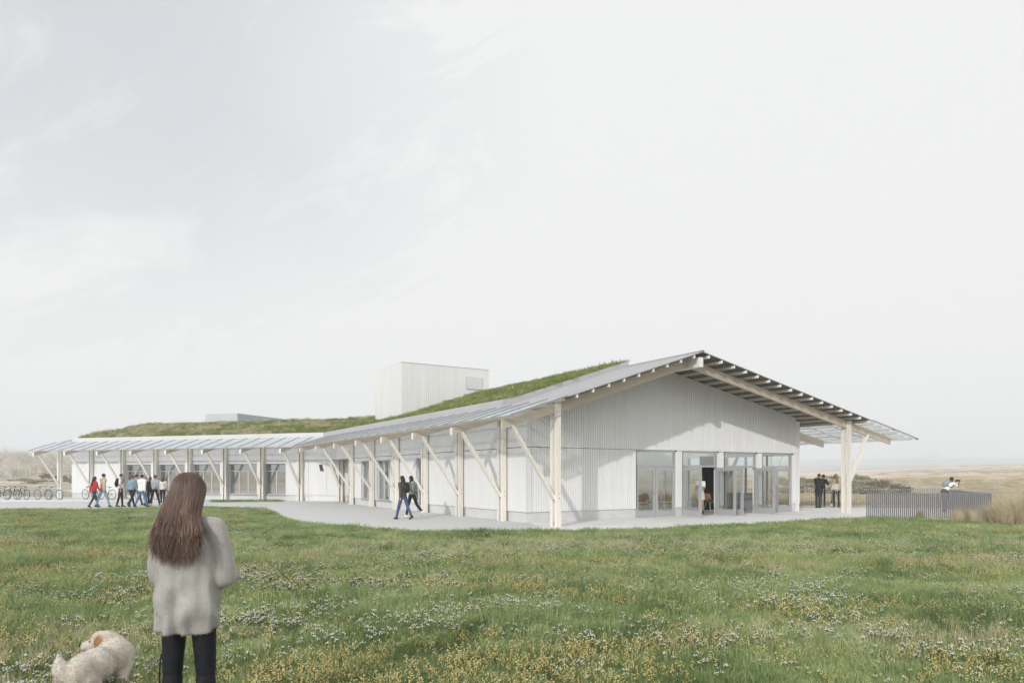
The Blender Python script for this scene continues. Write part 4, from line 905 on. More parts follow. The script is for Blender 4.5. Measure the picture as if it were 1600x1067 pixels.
    hairm = remesh(base, .012, 'hair', [hm], 6, .5)
    tone = [.15]*len(hairm.vertices)
    st_ = MB(); tones = []; rng = random.Random(9)
    for i in range(2600):
        a = rng.uniform(-1.0, 1.0)            # across the head, -1 left to 1 right
        az = math.pi*1.5 + a*1.85; th0 = math.radians(2+34*rng.random()**1.3); el = th0; pts = []
        def onhead(th, az_, lift=1.0): return hc + Vector((0,-.014,.030)) + Vector((.092*lift*math.sin(th)*math.cos(az_), .104*lift*math.sin(th)*math.sin(az_), .104*lift*math.cos(th)))
        lift = rng.uniform(.99, 1.07)
        P4 = [onhead(th0, az, lift), onhead(th0*.6+.4*1.5, az, lift*1.01), onhead(1.55, az, lift*1.02)]
        e_ = P4[-1]; side = e_.x-hc.x
        L = rng.uniform(.24, .43)*(1-.18*abs(a)**2); zt = hc.z - L
        back = -.160-.03*math.cos(a*1.4)
        P4 += [Vector((hc.x+side*1.06+rng.gauss(0,.006), e_.y*.55+back*.45, hc.z-.10)), Vector((hc.x+side*1.20+rng.gauss(0,.012)+.035, back+rng.gauss(0,.012)+.035*abs(a), hc.z-.21)), Vector((hc.x+side*1.26+rng.gauss(0,.022)+.045, back+rng.gauss(0,.016)-.012, zt))]
        amp = rng.uniform(.006,.026); fr = rng.uniform(1.2,2.6); phs = rng.uniform(0,6.28)+3*a; K = 20; ns = len(P4)-1
        for j in range(K):
            t_ = j/(K-1)*ns; s_ = min(ns-1, int(t_)); f = t_-s_; p0 = P4[max(s_-1,0)]; p1 = P4[s_]; p2 = P4[s_+1]; p3 = P4[min(s_+2,ns)]
            q = .5*((2*p1)+(p2-p0)*f+(2*p0-5*p1+4*p2-p3)*f*f+(3*p1-p0-3*p2+p3)*f**3)
            ww = amp*max(0, (j/(K-1)-.35)/.65)**1.1; q = q + Vector((ww*math.sin(fr*t_+phs), .7*ww*math.cos(fr*t_+phs), 0)); pts.append(q)
        r0 = rng.uniform(.0012,.0036); rad = [r0*(.7+.4*math.sin(math.pi*j/(K-1)))*(1 if j < K-4 else (K-1-j+.25)/4) for j in range(K)]
        st_.tube(pts, rad, n=5, cap=False); clump = .5+.5*noise.noise(Vector((a*4.5, el*1.5, 2))); tn = min(1, max(0, .10+.65*clump*rng.uniform(.5,1.2)))
        for j in range(K): tones += [min(1, tn*(.55+.75*j/(K-1)))]*5
    bm = bmesh.new(); bm.from_mesh(hairm); tmp = st_.mesh('tmp', [hm], True); bm.from_mesh(tmp); bm.to_mesh(hairm); bm.free(); bpy.data.meshes.remove(tmp)
    atr = hairm.attributes.new('tone', 'FLOAT', 'POINT'); atr.data.foreach_set('value', tone+tones)
    put(hairm, 'hair', root, M)
    return J, M
JW, MW = foreground_woman()

# ------------------------------------------------------------------ cream dog
def dog():
    Yd = 5.0; cx = (134-800)/F*Yd; M = T((cx, Yd, 0)) @ RZ(math.radians(-2)) @ Matrix.Scale(.86, 4)
    root = empty('dog', M); tag(root, 'fluffy cream dog with brown ear patch turning its head left', 'dog')
    b = MB()
    # trunk seen from behind: rump towards the camera, chest further away; head turned to the left
    b.ell((.02,.10,.335), (.148,.21,.150)); b.ell((.03,.34,.35), (.16,.18,.165)); b.ell((.0,-.10,.315), (.125,.15,.135)); b.ell((.0,.0,.37), (.12,.22,.10))
    b.cap((.02,.42,.40), .10, (-.06,.42,.47), .085)
    hcn = Vector((-.085,.40,.485))
    b.ell(hcn, (.100,.090,.080)); b.cap(hcn+Vector((-.05,-.01,-.02)), .060, hcn+Vector((-.165,-.03,-.058)), .043); b.ell(hcn+Vector((-.05,-.01,.03)), (.06,.06,.045))
    for sy, sx in ((-.06,.0),(.07,-.02)): pass
    for sx in (-1, 1):
        # hind leg: knee forward under the belly, hock back, upright shank
        hipp = Vector((sx*.085-.02,-.10,.27)); kn = Vector((sx*.10-.02,.0,.20)); hk = Vector((sx*.095-.02,-.16,.115)); paw = Vector((sx*.095-.02,-.13,.03))
        b.cap(hipp, .085, kn, .058); b.cap(kn, .055, hk, .034); b.cap(hk, .034, paw, .032); b.cap(paw, .032, paw+Vector((0,.06,-.005)), .028)
        sh = Vector((sx*.09+.03,.36,.28)); eb = Vector((sx*.10+.03,.30,.18)); w_ = Vector((sx*.095+.03,.36,.08)); b.cap(sh, .07, eb, .048); b.cap(eb, .045, w_, .034); b.cap(w_, .034, w_+Vector((0,.0,-.05)), .032); b.cap(w_+Vector((0,0,-.05)), .032, w_+Vector((0,.05,-.052)), .028)
    # raised tail sweeping up to the left
    tl = [(-.01,-.17,.33),(-.045,-.20,.33),(-.07,-.21,.375),(-.085,-.20,.43),(-.10,-.19,.49)]; tr = [.055,.065,.062,.046,.018]
    for i in range(4): b.cap(tl[i], tr[i], tl[i+1], tr[i+1])
    cm_ = bpy.data.materials.new('cream_curly_fur'); cm_.use_nodes = True; t = cm_.node_tree; bs = t.nodes['Principled BSDF']; bs.inputs['Roughness'].default_value = .9; bs.inputs['Specular IOR Level'].default_value = .12
    at = nd(t, 'ShaderNodeAttribute', attribute_name='tone'); rp = nd(t, 'ShaderNodeValToRGB'); t.links.new(at.outputs['Fac'], rp.inputs[0]); e = rp.color_ramp.elements; e.new(.5)
    for i, (p_, c_) in enumerate([(0,(.34,.19,.085)),(.35,(.58,.51,.43)),(1,(.74,.70,.64))]): e[i].position = p_; e[i].color = (*c_, 1)
    t.links.new(rp.outputs[0], bs.inputs['Base Color'])
    nosem = C('dog_nose', (.02,.018,.018), .2, 9, .35)
    ear_c = hcn+Vector((-.015,-.075,-.005))
    b.ell(ear_c, (.036,.022,.060), Matrix.Rotation(.35,3,'Y')); b.ell(hcn+Vector((-.02,.075,-.01)), (.036,.022,.060))
    ex = MB(); ex.ell(hcn+Vector((-.208,-.035,-.048)), (.016,.018,.014), None, 10, 8, mi=1); ex.ell(hcn+Vector((-.105,-.056,-.008)), (.010,.010,.011), None, 8, 6, mi=1)
    ex.tube([hcn+Vector((-.175,-.055,-.085)), hcn+Vector((-.12,-.062,-.088))], .006, n=5, mi=1)
    me = remesh(b, .012, 'body', [cm_, nosem], 5, .5, ex)
    def tone(p):
        d = (Vector(p)-ear_c); q = math.exp(-(d.x/.055)**2-(d.z/.07)**2-(d.y/.055)**2)
        return max(0, .62+.3*noise.noise(Vector(p)*6)-q*.9)
    a = me.attributes.new('tone', 'FLOAT', 'POINT'); a.data.foreach_set('value', [tone(v.co) for v in me.vertices])
    bo = put(me, 'body', root, M)
    rng = random.Random(4); fz = MB(); tn = []; N = len(me.vertices)
    for _ in range(15000):
        v = me.vertices[rng.randrange(N)]; p = v.co.copy(); nn = v.normal
        if (p-hcn-Vector((-.208,-.035,-.048))).length < .03: continue
        flow = Vector((0,-.5,-.6)); d = (nn*.5+flow*.7+Vector((rng.gauss(0,.28),rng.gauss(0,.28),rng.gauss(0,.28)))).normalized(); l = rng.uniform(.009,.021)*(1.5 if p.x < -.14 and p.y < -.1 else 1)*(.6 if p.y > .3 and p.x < -.06 else 1)
        sd = d.cross(nn); sd = sd.normalized()*.0022 if sd.length > 1e-3 else Vector((.0022,0,0)); cv = nn.cross(d)*.5+flow*.25
        p1 = p+d*l*.55; p2 = p+d*l+cv*l*.6
        fz.add([p-sd, p+sd, p1+sd*.7, p1-sd*.7, p2], [(0,1,2,3),(3,2,4)]); q = tone(p)+rng.uniform(-.1,.15); tn += [max(0,min(1,q))]*5
    fm = fz.mesh('coat', cm_); a = fm.attributes.new('tone', 'FLOAT', 'POINT'); a.data.foreach_set('value', tn); tag(put(fm, 'coat', bo, M), kind='stuff')
    return M @ Vector((.0,.40,.40))
collar = dog()
hand = MW @ (JW['lwr']+JW['lhd']*.07)
pts = [hand, hand+Vector((-.03,-.05,-.25)), Vector((-2.11,4.17,.62)), Vector((-2.135,4.19,.30)), Vector((-2.17,4.24,.04)), Vector((-2.7,4.32,.035)), Vector((-3.09,4.6,.03)), Vector((-3.09,5.2,.03)), Vector((-3.09,5.42,.12)), collar+Vector((-.02,.04,-.10)), collar]
tag(MB().tube(smooth_line([Vector(p) for p in pts], 5), .0045, n=6).obj('dog_leash', BLACK, smooth=True), 'dark dog lead hanging beside the left leg of the woman', 'leash')

# ------------------------------------------------------------------ bicycles
def ring(R, r, n=28, k=6):
    mb = MB(); vs = []; fs = []
    for i in range(n):
        a = 2*math.pi*i/n
        for j in range(k):
            c = 2*math.pi*j/k; q = R+r*math.cos(c); vs.append((q*math.cos(a), r*math.sin(c), q*math.sin(a)))
    for i in range(n):
        for j in range(k): fs.append((i*k+j, ((i+1)%n)*k+j, ((i+1)%n)*k+(j+1)%k, i*k+(j+1)%k))
    return mb.add(vs, fs)
TYRE = C('bicycle_tyre', (.015,.015,.016), .2, 8, .7); ALU = M_['steel']
tyre_me = ring(.345, .020).mesh('wheel', TYRE, True); rim_me = ring(.318, .010, 24, 4).mesh('rim', ALU, True)
sp = MB()
for i in range(16):
    a = 2*math.pi*i/16; sp.beam((.02*math.cos(a+.5), 0, .02*math.sin(a+.5)), (.315*math.cos(a), 0, .315*math.sin(a)), .004, .004, (0,1,0))
sp.tube([(0,-.05,0),(0,.05,0)], .022, n=8); spoke_me = sp.mesh('spokes', ALU)
fr = MB(); BB = (0,0,.29); ST = (-.14,0,.78); HT = (.40,0,.80); HB = (.43,0,.68); RW = (-.43,0,.345); FW = (.60,0,.345)
for a_, b_, r_ in ((BB,(ST[0],0,.74),.017),((-.13,0,.72),HT,.016),(BB,HB,.019),(HT,HB,.021)): fr.tube([a_, b_], r_, n=7)
for s_ in (-1,1): fr.tube([(BB[0],s_*.03,BB[2]),(RW[0],s_*.06,RW[2])], .009, n=6); fr.tube([(-.135,s_*.02,.70),(RW[0],s_*.06,RW[2])], .008, n=6); fr.tube([(HB[0],s_*.045,HB[2]-.02),(FW[0]-.05,s_*.05,.45),(FW[0],s_*.05,FW[2])], .010, n=6)
fr.tube([(.43,-.05,.66),(.43,.05,.66)], .014, n=6); frame_me = fr.mesh('frame', C('black_frame', (.02,.02,.022), .1, 5, .35))
hbm = MB(); hbm.tube([(.39,0,.80),(.385,0,.90),(.44,0,.93)], .013, n=6); hbm.tube([(.36,-.29,.945),(.42,-.18,.935),(.44,0,.93),(.42,.18,.935),(.36,.29,.945)], .012, n=6); hb_me = hbm.mesh('handlebar', TYRE)
sd = MB(); sd.ell((-.20,0,.86), (.13,.075,.028)); sd.ell((-.08,0,.862), (.09,.025,.02)); sd.tube([(-.14,0,.74),(-.17,0,.85)], .012, n=6); sad_me = sd.mesh('saddle', TYRE, True)
ck = ring(.085, .010, 18, 4); ck.v = [(x_, y_+.05, z_+.29) for x_, y_, z_ in ck.v]; ck.beam((0,.07,.29), (.12,.07,.17), .02, .012, (0,1,0)); ck.beam((0,-.07,.29), (-.12,-.07,.41), .02, .012, (0,1,0)); ck.box(.07,.17,.075,.16,.16,.18); ck.box(-.17,-.07,-.16,-.075,.40,.42); ck.tube([(0,-.07,.29),(0,.07,.29)], .02, n=8); crank_me = ck.mesh('crankset', ALU)
ch = MB(); ch.beam((0,.052,.375), (-.43,.052,.385), .006, .012); ch.beam((0,.052,.205), (-.43,.052,.305), .006, .012); chain_me = ch.mesh('chain', TYRE)
BK = [(4,-1,'black','black bicycle at the far left, partly cut by the picture edge',0),(20,-1,'black','black mountain bicycle with its front wheel second from the left edge',1),(36,-1,'dark green','dark green bicycle overlapping the black mountain bicycle',0),
      (66,1,'silver','silver bicycle with small frame in the middle of the left row',1),(84,1,'pale blue','pale blue bicycle leaning by the outermost wing post',0),(140,1,'white','white bicycle behind the red jacket',1),(167,-1,'silver','silver framed bicycle between beige jacket and black rucksack',0),(208,1,'black','dark bicycle hidden behind the denim shirt',1),(250,1,'teal','teal bicycle behind the cream waistcoat',0)]
fcol = {'black':(.02,.02,.022),'dark green':(.03,.06,.045),'silver':(.5,.5,.5),'pale blue':(.35,.50,.56),'white':(.75,.75,.74),'teal':(.10,.26,.28)}
for px, dirn, cn, lab, j in BK:
    q = G(px, 780.6 - .5*j); SB = 1.02
    M = T((q.x, q.y, .012)) @ RZ(math.radians((-20 if dirn > 0 else 160) + random.uniform(-10,10))) @ Matrix.Rotation(math.radians(4), 4, 'X')
    o = empty('bicycle', M); tag(o, lab, 'bicycle', 'bicycles parked in front of the wing'); Ms = M @ Matrix.Scale(SB, 4)
    f_ = put(frame_me, 'frame', o, Ms); f_.material_slots[0].link = 'OBJECT'; f_.material_slots[0].material = C(cn.replace(' ', '_')+'_frame', fcol[cn], .1, 5, .35)
    for wx in (RW, FW):
        Mw = Ms @ T(wx) @ Matrix.Rotation(random.uniform(0,1), 4, 'Y'); w_ = put(tyre_me, 'wheel', o, Mw); put(rim_me, 'rim', w_, Mw); put(spoke_me, 'spokes', w_, Mw)
    put(hb_me, 'handlebar', o, Ms); put(sad_me, 'saddle', o, Ms); put(crank_me, 'crankset', o, Ms); put(chain_me, 'chain', o, Ms)

# ------------------------------------------------------------------ chairs in the hall
seat_me = MB(); 
vs = []; fs = []
for i in range(7):
    for j in range(7):
        a = (i-3)/3; b_ = (j-3)/3; vs.append((a*.21*(1-.10*b_*b_), b_*.20, .45+.02*a*a-.012*(b_ > .6)))
for i in range(6):
    for j in range(6): fs.append((i*7+j, (i+1)*7+j, (i+1)*7+j+1, i*7+j+1))
seat_me = MB().add(vs, fs).add([(x_,y_,z_-.014) for x_,y_,z_ in vs], [f[::-1] for f in fs]).mesh('seat', M_['chair'], True)
vs = []
for i in range(9):
    for j in range(6):
        a = (i-4)/4; b_ = j/5; vs.append((a*.215*(1-.18*b_**3), -.20-.04*b_+.035*a*a, .53+.31*b_-.035*a*a*b_))
fs = [(i*6+j, (i+1)*6+j, (i+1)*6+j+1, i*6+j+1) for i in range(8) for j in range(5)]
back_me = MB().add(vs, fs).add([(x_,y_-.014,z_) for x_,y_,z_ in vs], [f[::-1] for f in fs]).mesh('backrest', M_['chair'], True)
leg_mes = [MB().tube([(sx*.13,sy*.12,.44),(sx*.21,sy*.22,0)], .012, n=6).mesh('leg', ALU) for sx in (-1,1) for sy in (-1,1)]
stay_me = MB().tube([(-.06,-.15,.44),(-.06,-.215,.50),(-.06,-.225,.60)], .010, n=5).tube([(.06,-.15,.44),(.06,-.215,.50),(.06,-.225,.60)], .010, n=5).mesh('back_stay', ALU)
CH = [(5.75,3.3,200,'brown shell chair behind the left leaf of the closed doors'),(7.0,3.6,160,'brown shell chair behind the right leaf of the closed doors'),(8.15,3.7,190,'brown shell chair at the left of the open doorway row'),(8.75,3.8,170,'second brown shell chair from the left in the open doorway row'),(9.35,3.9,185,'brown shell chair just left of the white dress'),(11.55,4.0,175,'brown shell chair right of the white dress before the black curtain'),(9.0,5.4,180,'brown shell chair in the row farther inside the hall'),(6.4,5.2,150,'brown shell chair deep in the hall behind the closed doors')]
for u, v, a, lab in CH:
    p = hp(u, v, .022); M = T(p) @ RZ(math.radians(a+31)); o = empty('chair', M); tag(o, lab, 'chair', 'chairs in the hall')
    put(seat_me, 'seat', o, M); put(back_me, 'backrest', o, M); put(stay_me, 'back_stay', o, M)
    for lm in leg_mes: put(lm, 'leg', o, M)
# ------------------------------------------------------------------ vegetation
HID = bpy.data.collections.new('plant_sources')   # never linked to the scene; only instanced
def src(mb, name, m, smooth=False):
    c = bpy.data.collections.new(name)
    return mb.mesh(name, m, smooth)
def scatter(name, pts, rot, scl, idx, meshes, parent=None, M=None):
    c = bpy.data.collections.new(name+'_sources')
    for i, me in enumerate(meshes): c.objects.link(bpy.data.objects.new(f'source_{name}_{i:02d}', me))
    me = bpy.data.meshes.new(name); me.vertices.add(len(pts)); me.vertices.foreach_set('co', np.asarray(pts, dtype=np.float32).ravel())
    for an, ty, arr in (('rot','FLOAT_VECTOR',rot),('scl','FLOAT_VECTOR',scl)):
        a = me.attributes.new(an, ty, 'POINT'); a.data.foreach_set('vector', np.asarray(arr, dtype=np.float32).ravel())
    a = me.attributes.new('idx', 'INT', 'POINT'); a.data.foreach_set('value', np.asarray(idx, dtype=np.int32))
    o = link(bpy.data.objects.new(name, me), parent, M)
    g = bpy.data.node_groups.new(name, 'GeometryNodeTree'); g.interface.new_socket('Geometry', in_out='INPUT', socket_type='NodeSocketGeometry'); g.interface.new_socket('Geometry', in_out='OUTPUT', socket_type='NodeSocketGeometry')
    L = g.links.new; gi = nd(g, 'NodeGroupInput'); go = nd(g, 'NodeGroupOutput'); ip = nd(g, 'GeometryNodeInstanceOnPoints'); ci = nd(g, 'GeometryNodeCollectionInfo'); ci.inputs['Collection'].default_value = c; ci.inputs['Separate Children'].default_value = True; ci.inputs['Reset Children'].default_value = True
    def attr(n, ty): q = nd(g, 'GeometryNodeInputNamedAttribute', data_type=ty); q.inputs['Name'].default_value = n; return q
    ra, sa, ia = attr('rot','FLOAT_VECTOR'), attr('scl','FLOAT_VECTOR'), attr('idx','INT')
    L(gi.outputs[0], ip.inputs['Points']); L(ci.outputs[0], ip.inputs['Instance']); ip.inputs['Pick Instance'].default_value = True
    L(ia.outputs[0], ip.inputs['Instance Index']); L(ra.outputs[0], ip.inputs['Rotation']); L(sa.outputs[0], ip.inputs['Scale']); L(ip.outputs[0], go.inputs[0])
    mod = o.modifiers.new('scatter', 'NODES'); mod.node_group = g
    return tag(o, kind='stuff')
def blades(mb, n, rad, h0, h1, w, lean=.5, wind=(.25,0), seed=0, mi=0, bend=.6):
    r = random.Random(seed)
    for _ in range(n):
        a = r.uniform(0, 6.283); q = rad*math.sqrt(r.random()); bx, by = q*math.cos(a), q*math.sin(a); h = r.uniform(h0, h1); ww = w*r.uniform(.7,1.3)
        da = r.uniform(0, 6.283); l = r.uniform(.1, lean)*h; dx = math.cos(da)*l + wind[0]*h; dy = math.sin(da)*l + wind[1]*h
        fa = r.uniform(0, 6.283); sx, sy = math.cos(fa)*ww/2, math.sin(fa)*ww/2
        m1 = (bx+dx*.35, by+dy*.35, h*.6); tp = (bx+dx*(.8+bend*.4), by+dy*(.8+bend*.4), h*(1-.25*l/h))
        mb.add([(bx-sx,by-sy,-.01),(bx+sx,by+sy,-.01),(m1[0]+sx*.8,m1[1]+sy*.8,m1[2]),(m1[0]-sx*.8,m1[1]-sy*.8,m1[2]),tp], [(0,1,2,3),(3,2,4)], mi)
    return mb
def inpoly(P, poly):
    x, y = P[:,0], P[:,1]; c = np.zeros(len(P), bool); n = len(poly)
    for i in range(n):
        x1, y1 = poly[i]; x2, y2 = poly[(i+1) % n]
        cond = (y1 > y) != (y2 > y)
        with np.errstate(divide='ignore', invalid='ignore'): xi = (x2-x1)*(y-y1)/(y2-y1)+x1
        c ^= cond & (x < xi)
    return c
def vnoise(P, s, seed=0):
    """value noise on numpy points"""
    q = P/s; i = np.floor(q).astype(int); f = q-i; f = f*f*(3-2*f)
    def h(a, b): v = np.sin(a*127.1+b*311.7+seed*74.7)*43758.5453; return v-np.floor(v)
    a, b = i[:,0], i[:,1]
    return (h(a,b)*(1-f[:,0])+h(a+1,b)*f[:,0])*(1-f[:,1]) + (h(a,b+1)*(1-f[:,0])+h(a+1,b+1)*f[:,0])*f[:,1]
def fbm(P, s, seed=0): return .5*vnoise(P,s,seed)+.3*vnoise(P,s*.45,seed+1)+.2*vnoise(P,s*.2,seed+2)
LAWN_T = [(p[0], p[1]-.10) if p[1] > 5 else p for p in LAWN]
def sample_lawn(dens, y0, y1, margin=2.5):
    xm = .80*y1+margin; n = int(dens*2*xm*(y1-y0)); P = np.column_stack([RNG.uniform(-xm,xm,n), RNG.uniform(y0,y1,n)])
    P = P[np.abs(P[:,0]) < .80*P[:,1]+margin]; return P[inpoly(P, LAWN_T)]
def spread(P, smin, smax, tilt=.12, hv=None, nm=5, zz=.02):
    n = len(P); s = RNG.uniform(smin, smax, n); sc_ = np.column_stack([s, s, s*(hv if hv is not None else 1)])
    rot = np.column_stack([RNG.normal(0,tilt,n), RNG.normal(0,tilt,n), RNG.uniform(0,6.283,n)])
    return np.column_stack([P, np.full(n, zz)]), rot, sc_, RNG.integers(0, nm, n)
# lawn grass
gm_near = [src(blades(MB(), 64, .11, .03, .078+.009*i, .0040, .8, (.18,.0), i), 'grass_clump', M_['grass']) for i in range(6)]
gm_far = [src(blades(MB(), 80, .22, .035, .10, .0075, .9, (.2,0), 20+i), 'grass_clump', M_['grass']) for i in range(6)]
def hvar(P): return .38+1.75*np.clip((.55*fbm(P*np.array([.6,1.0]), .45, 3)+.45*fbm(P*np.array([.45,1.0]), 1.3, 8)-.34)*2.6, 0, 1)
Pn = sample_lawn(130, 1.2, 8.5); Pm = sample_lawn(70, 8.5, 13.5); Pf = sample_lawn(34, 13.5, 36)
scatter('grass', *spread(Pn, .8, 1.25, hv=hvar(Pn), nm=6), gm_near)
scatter('grass', *spread(Pm, 1.05, 1.5, hv=hvar(Pm), nm=6), gm_near)
scatter('grass', *spread(Pf, .9, 1.4, hv=.9*hvar(Pf), nm=6), gm_far)
sx = np.array([tuple(G(x_, y_)[:2]) for x_ in np.arange(334, 438, .9) for y_ in (782.2, 783, 783.8)]); sx = sx + RNG.normal(0,.12,sx.shape)
scatter('grass', *spread(sx, .7, 1.1, nm=6), gm_far)
# flowering plants
def flower(seed, col, heads, h0, h1, hr, kind):
    r = random.Random(seed); mb = MB()
    for _ in range(heads):
        bx, by = r.gauss(0,.05), r.gauss(0,.05); h = r.uniform(h0,h1); tx, ty = bx+r.gauss(.02,.03), by+r.gauss(0,.03)
        mb.beam((bx,by,0), (tx,ty,h), .0028, .0028, mi=0)
        if kind == 'umbel':
            for _ in range(6):
                a = r.uniform(0,6.28); q = hr*math.sqrt(r.random()); c = Vector((tx+q*math.cos(a), ty+q*math.sin(a), h+r.uniform(-.006,.012))); s = r.uniform(.003,.0058)
                mb.beam((tx,ty,h-.02), c, .0018, .0018, mi=0); n0 = len(mb.v)
                mb.add([c+Vector((s*math.cos(k*1.257),s*math.sin(k*1.257),-s*.5)) for k in range(5)]+[c+Vector((0,0,s*.8))], [(k,(k+1)%5,5) for k in range(5)]+[(4,3,2,1,0)], 1)
        else:
            for k_ in range(6):
                z_ = h*(.62+.38*k_/5); a = r.uniform(0,6.28); c = Vector((bx+(tx-bx)*z_/h+.010*math.cos(a), by+(ty-by)*z_/h+.010*math.sin(a), z_)); s = r.uniform(.0045,.0085)
                mb.add([c+Vector((s*math.cos(k*1.571),s*math.sin(k*1.571),s*.3)) for k in range(4)]+[c+Vector((0,0,s)), c-Vector((0,0,s*.5))], [(k,(k+1)%4,4) for k in range(4)]+[((k+1)%4,k,5) for k in range(4)], 1)
    blades(mb, 8, .05, .05, .13, .004, .6, (.1,0), seed+50, 0)
    return src(mb, 'flower_plant', [M_['stem'], M_[col]])
fw_ = [flower(i, 'petal_w', 4, .06, .14, .016, 'umbel') for i in range(4)]
fy_ = [flower(30+i, 'petal_y', 4, .06, .15, .02, 'spike') for i in range(4)]
def flowers(name, meshes, seed, thr, dens, jit=.085, stretch=(.6,1.25), gate=None):
    P = np.vstack([sample_lawn(dens, 2.0, 9), sample_lawn(dens*.8, 9, 14), sample_lawn(dens*.5, 14, 21), sample_lawn(dens*.45, 21, 33)])
    f = .70*fbm(P*np.array(stretch), 1.15, seed)+.30*vnoise(P*np.array(stretch), 3.2, seed+9)
    far = np.clip((P[:,1]-14.5)/4, 0, 1)*np.where(P[:,0] < -.38*P[:,1], .25, 1)*.17
    keep = f > thr + far + RNG.normal(0,jit,len(P)); P = P[keep]
    return scatter(name, *spread(P, .75, 1.3, .08, nm=4), meshes)
flowers('white_flowers', fw_, 5, .625, 74, .105)
flowers('yellow_flowers', fy_, 17, .530, 96, .10)
# pale seed grass among them
sg = [src(blades(MB(), 26, .10, .12, .24, .0032, .5, (.25,.02), 70+i), 'seed_grass', M_['pale_tuft']) for i in range(3)]
P = sample_lawn(24, 2.0, 20); f = fbm(P*np.array([.45,1.2]), 1.6, 31); P = P[f > .595+RNG.normal(0,.03,len(P))]
scatter('seed_grass', *spread(P, .7, 1.1, nm=3), sg)

# roof grass
rg = [src(blades(MB(), 46, .22, .05, .16+.02*(i % 3), .012, .8, (.2,0), 100+i), 'roof_clump', M_['roofgrass']) for i in range(5)] + [src(blades(MB(), 40, .14, .10, .26, .010, .7, (.2,0), 120), 'roof_tuft', M_['pale_tuft'])]
def roofpts(n, ve0, ve1, wing=False):
    u = RNG.uniform(.42, U_R-.02, n); a = ve0(u) if callable(ve0) else np.full(n, ve0); b = ve1(u) if callable(ve1) else np.full(n, ve1)
    v = a+(b-a)*RNG.random(n); z = (zr(0)+.245*u if wing else Z_R-SL*(U_R-u))+.20; P = np.column_stack([u, v])
    keep = RNG.random(n) < .55+.6*fbm(P, 1.5, 41); return np.column_stack([u, v, z])[keep]
def roofgrass(M, pts, dens_pale):
    n = len(pts); s = RNG.uniform(.7,1.35,n); idx = RNG.integers(0,5,n); pn = fbm(pts[:,:2], 2.0, 77); idx = np.where((RNG.random(n) < dens_pale*np.clip((pn-.42)*6,0,1)), 5, idx)
    rot = np.column_stack([RNG.normal(0,.1,n), np.full(n,-.2), RNG.uniform(0,6.283,n)]); hv = (.45+1.2*np.clip((fbm(pts[:,:2], .9, 51)-.3)*2, 0, 1))*(.68 if M is HALL else 1)
    return scatter('roof_grass', pts, rot, np.column_stack([s,s,s*hv]), idx, rg, parent=B, M=M)
roofgrass(HALL, roofpts(9500, 3.5, vend), .10)
roofgrass(WING, roofpts(8000, tbeg, 20.1, True), .55)

# dry tussocks at the right, woodland bank at the left, heath clumps beyond the terrace
dg = [src(blades(MB(), 210, .22, .55, 1.5, .009, .45, (.12,0), 200+i, bend=1.0), 'tussock', M_['dry']) for i in range(4)]
def at_px(px, Y, z=0): return ((px-CX)/F*Y, Y, z)
pts = []; scl = []
for px, Y, s in [(1500,24.8,.42),(1512,25.2,.55),(1524,24.9,.45),(1536,24.6,.6),(1548,24.6,.75),(1556,24.0,.85),(1566,24.3,.95),(1572,23.4,.8),(1580,23.8,1.05),(1590,23.6,1.0),(1599,23.2,1.1),(1610,23.6,1.1),(1622,23.0,1.15),(1640,23.5,1.1),(1560,26,.9),(1585,26.5,1.15),(1600,27,1.2),(1620,26,1.2),(1545,27.5,.8),(1570,29,1.0),(1590,30,1.1),(1470,25.0,.30),(1486,25.0,.36),(1455,25.4,.25),(1604,21.9,.7),(1660,23,1.1),(1690,24,1.2),(1720,23,1.1)]:
    pts.append(at_px(px, Y)); scl.append((s,s,s*random.uniform(.75,.95)))
scatter('dry_grass', pts, [(random.gauss(0,.05), random.gauss(0,.05), random.uniform(0,6.28)) for _ in pts], scl, [i % 4 for i in range(len(pts))], dg)
P = np.column_stack([RNG.uniform(14,34,900), RNG.uniform(21.5,34,900)])
ter = [(p[0], p[1]) for p in TERR]; lawnp = [(p[0], p[1]+.15) for p in LAWN]
P = P[~inpoly(P, ter) & ~inpoly(P, lawnp)]; P = P[(P[:,0] > 13.8)]
scatter('dry_grass', *spread(P, .22, .5, nm=4, zz=-.02), dg)
def clump_mesh(seed, R, Hh, n, leaf, m):
    r = random.Random(seed); mb = MB()
    lobes = [(r.gauss(0,R*.45), r.gauss(0,R*.45), r.uniform(.25,.8)*Hh, r.uniform(.3,.55)*R) for _ in range(7)]
    for _ in range(n):
        l = lobes[r.randrange(7)]; d = Vector((r.gauss(0,1), r.gauss(0,1), r.gauss(0,.8))).normalized()*l[3]*r.uniform(.6,1.0)
        c = Vector((l[0],l[1],l[2]))+d; c.z = max(.02, c.z); s = leaf*r.uniform(.6,1.4); a = Vector((r.gauss(0,1),r.gauss(0,1),r.gauss(0,1))).normalized(); b_ = a.orthogonal().normalized()
        mb.add([c+a*s, c+b_*s*.6, c-a*s, c-b_*s*.6], [(0,1,2,3)])
    return mb
sh = [src(clump_mesh(300+i, 1.0, .8, 420, .10, M_['shrub']), 'shrub', M_['shrub']) for i in range(4)]
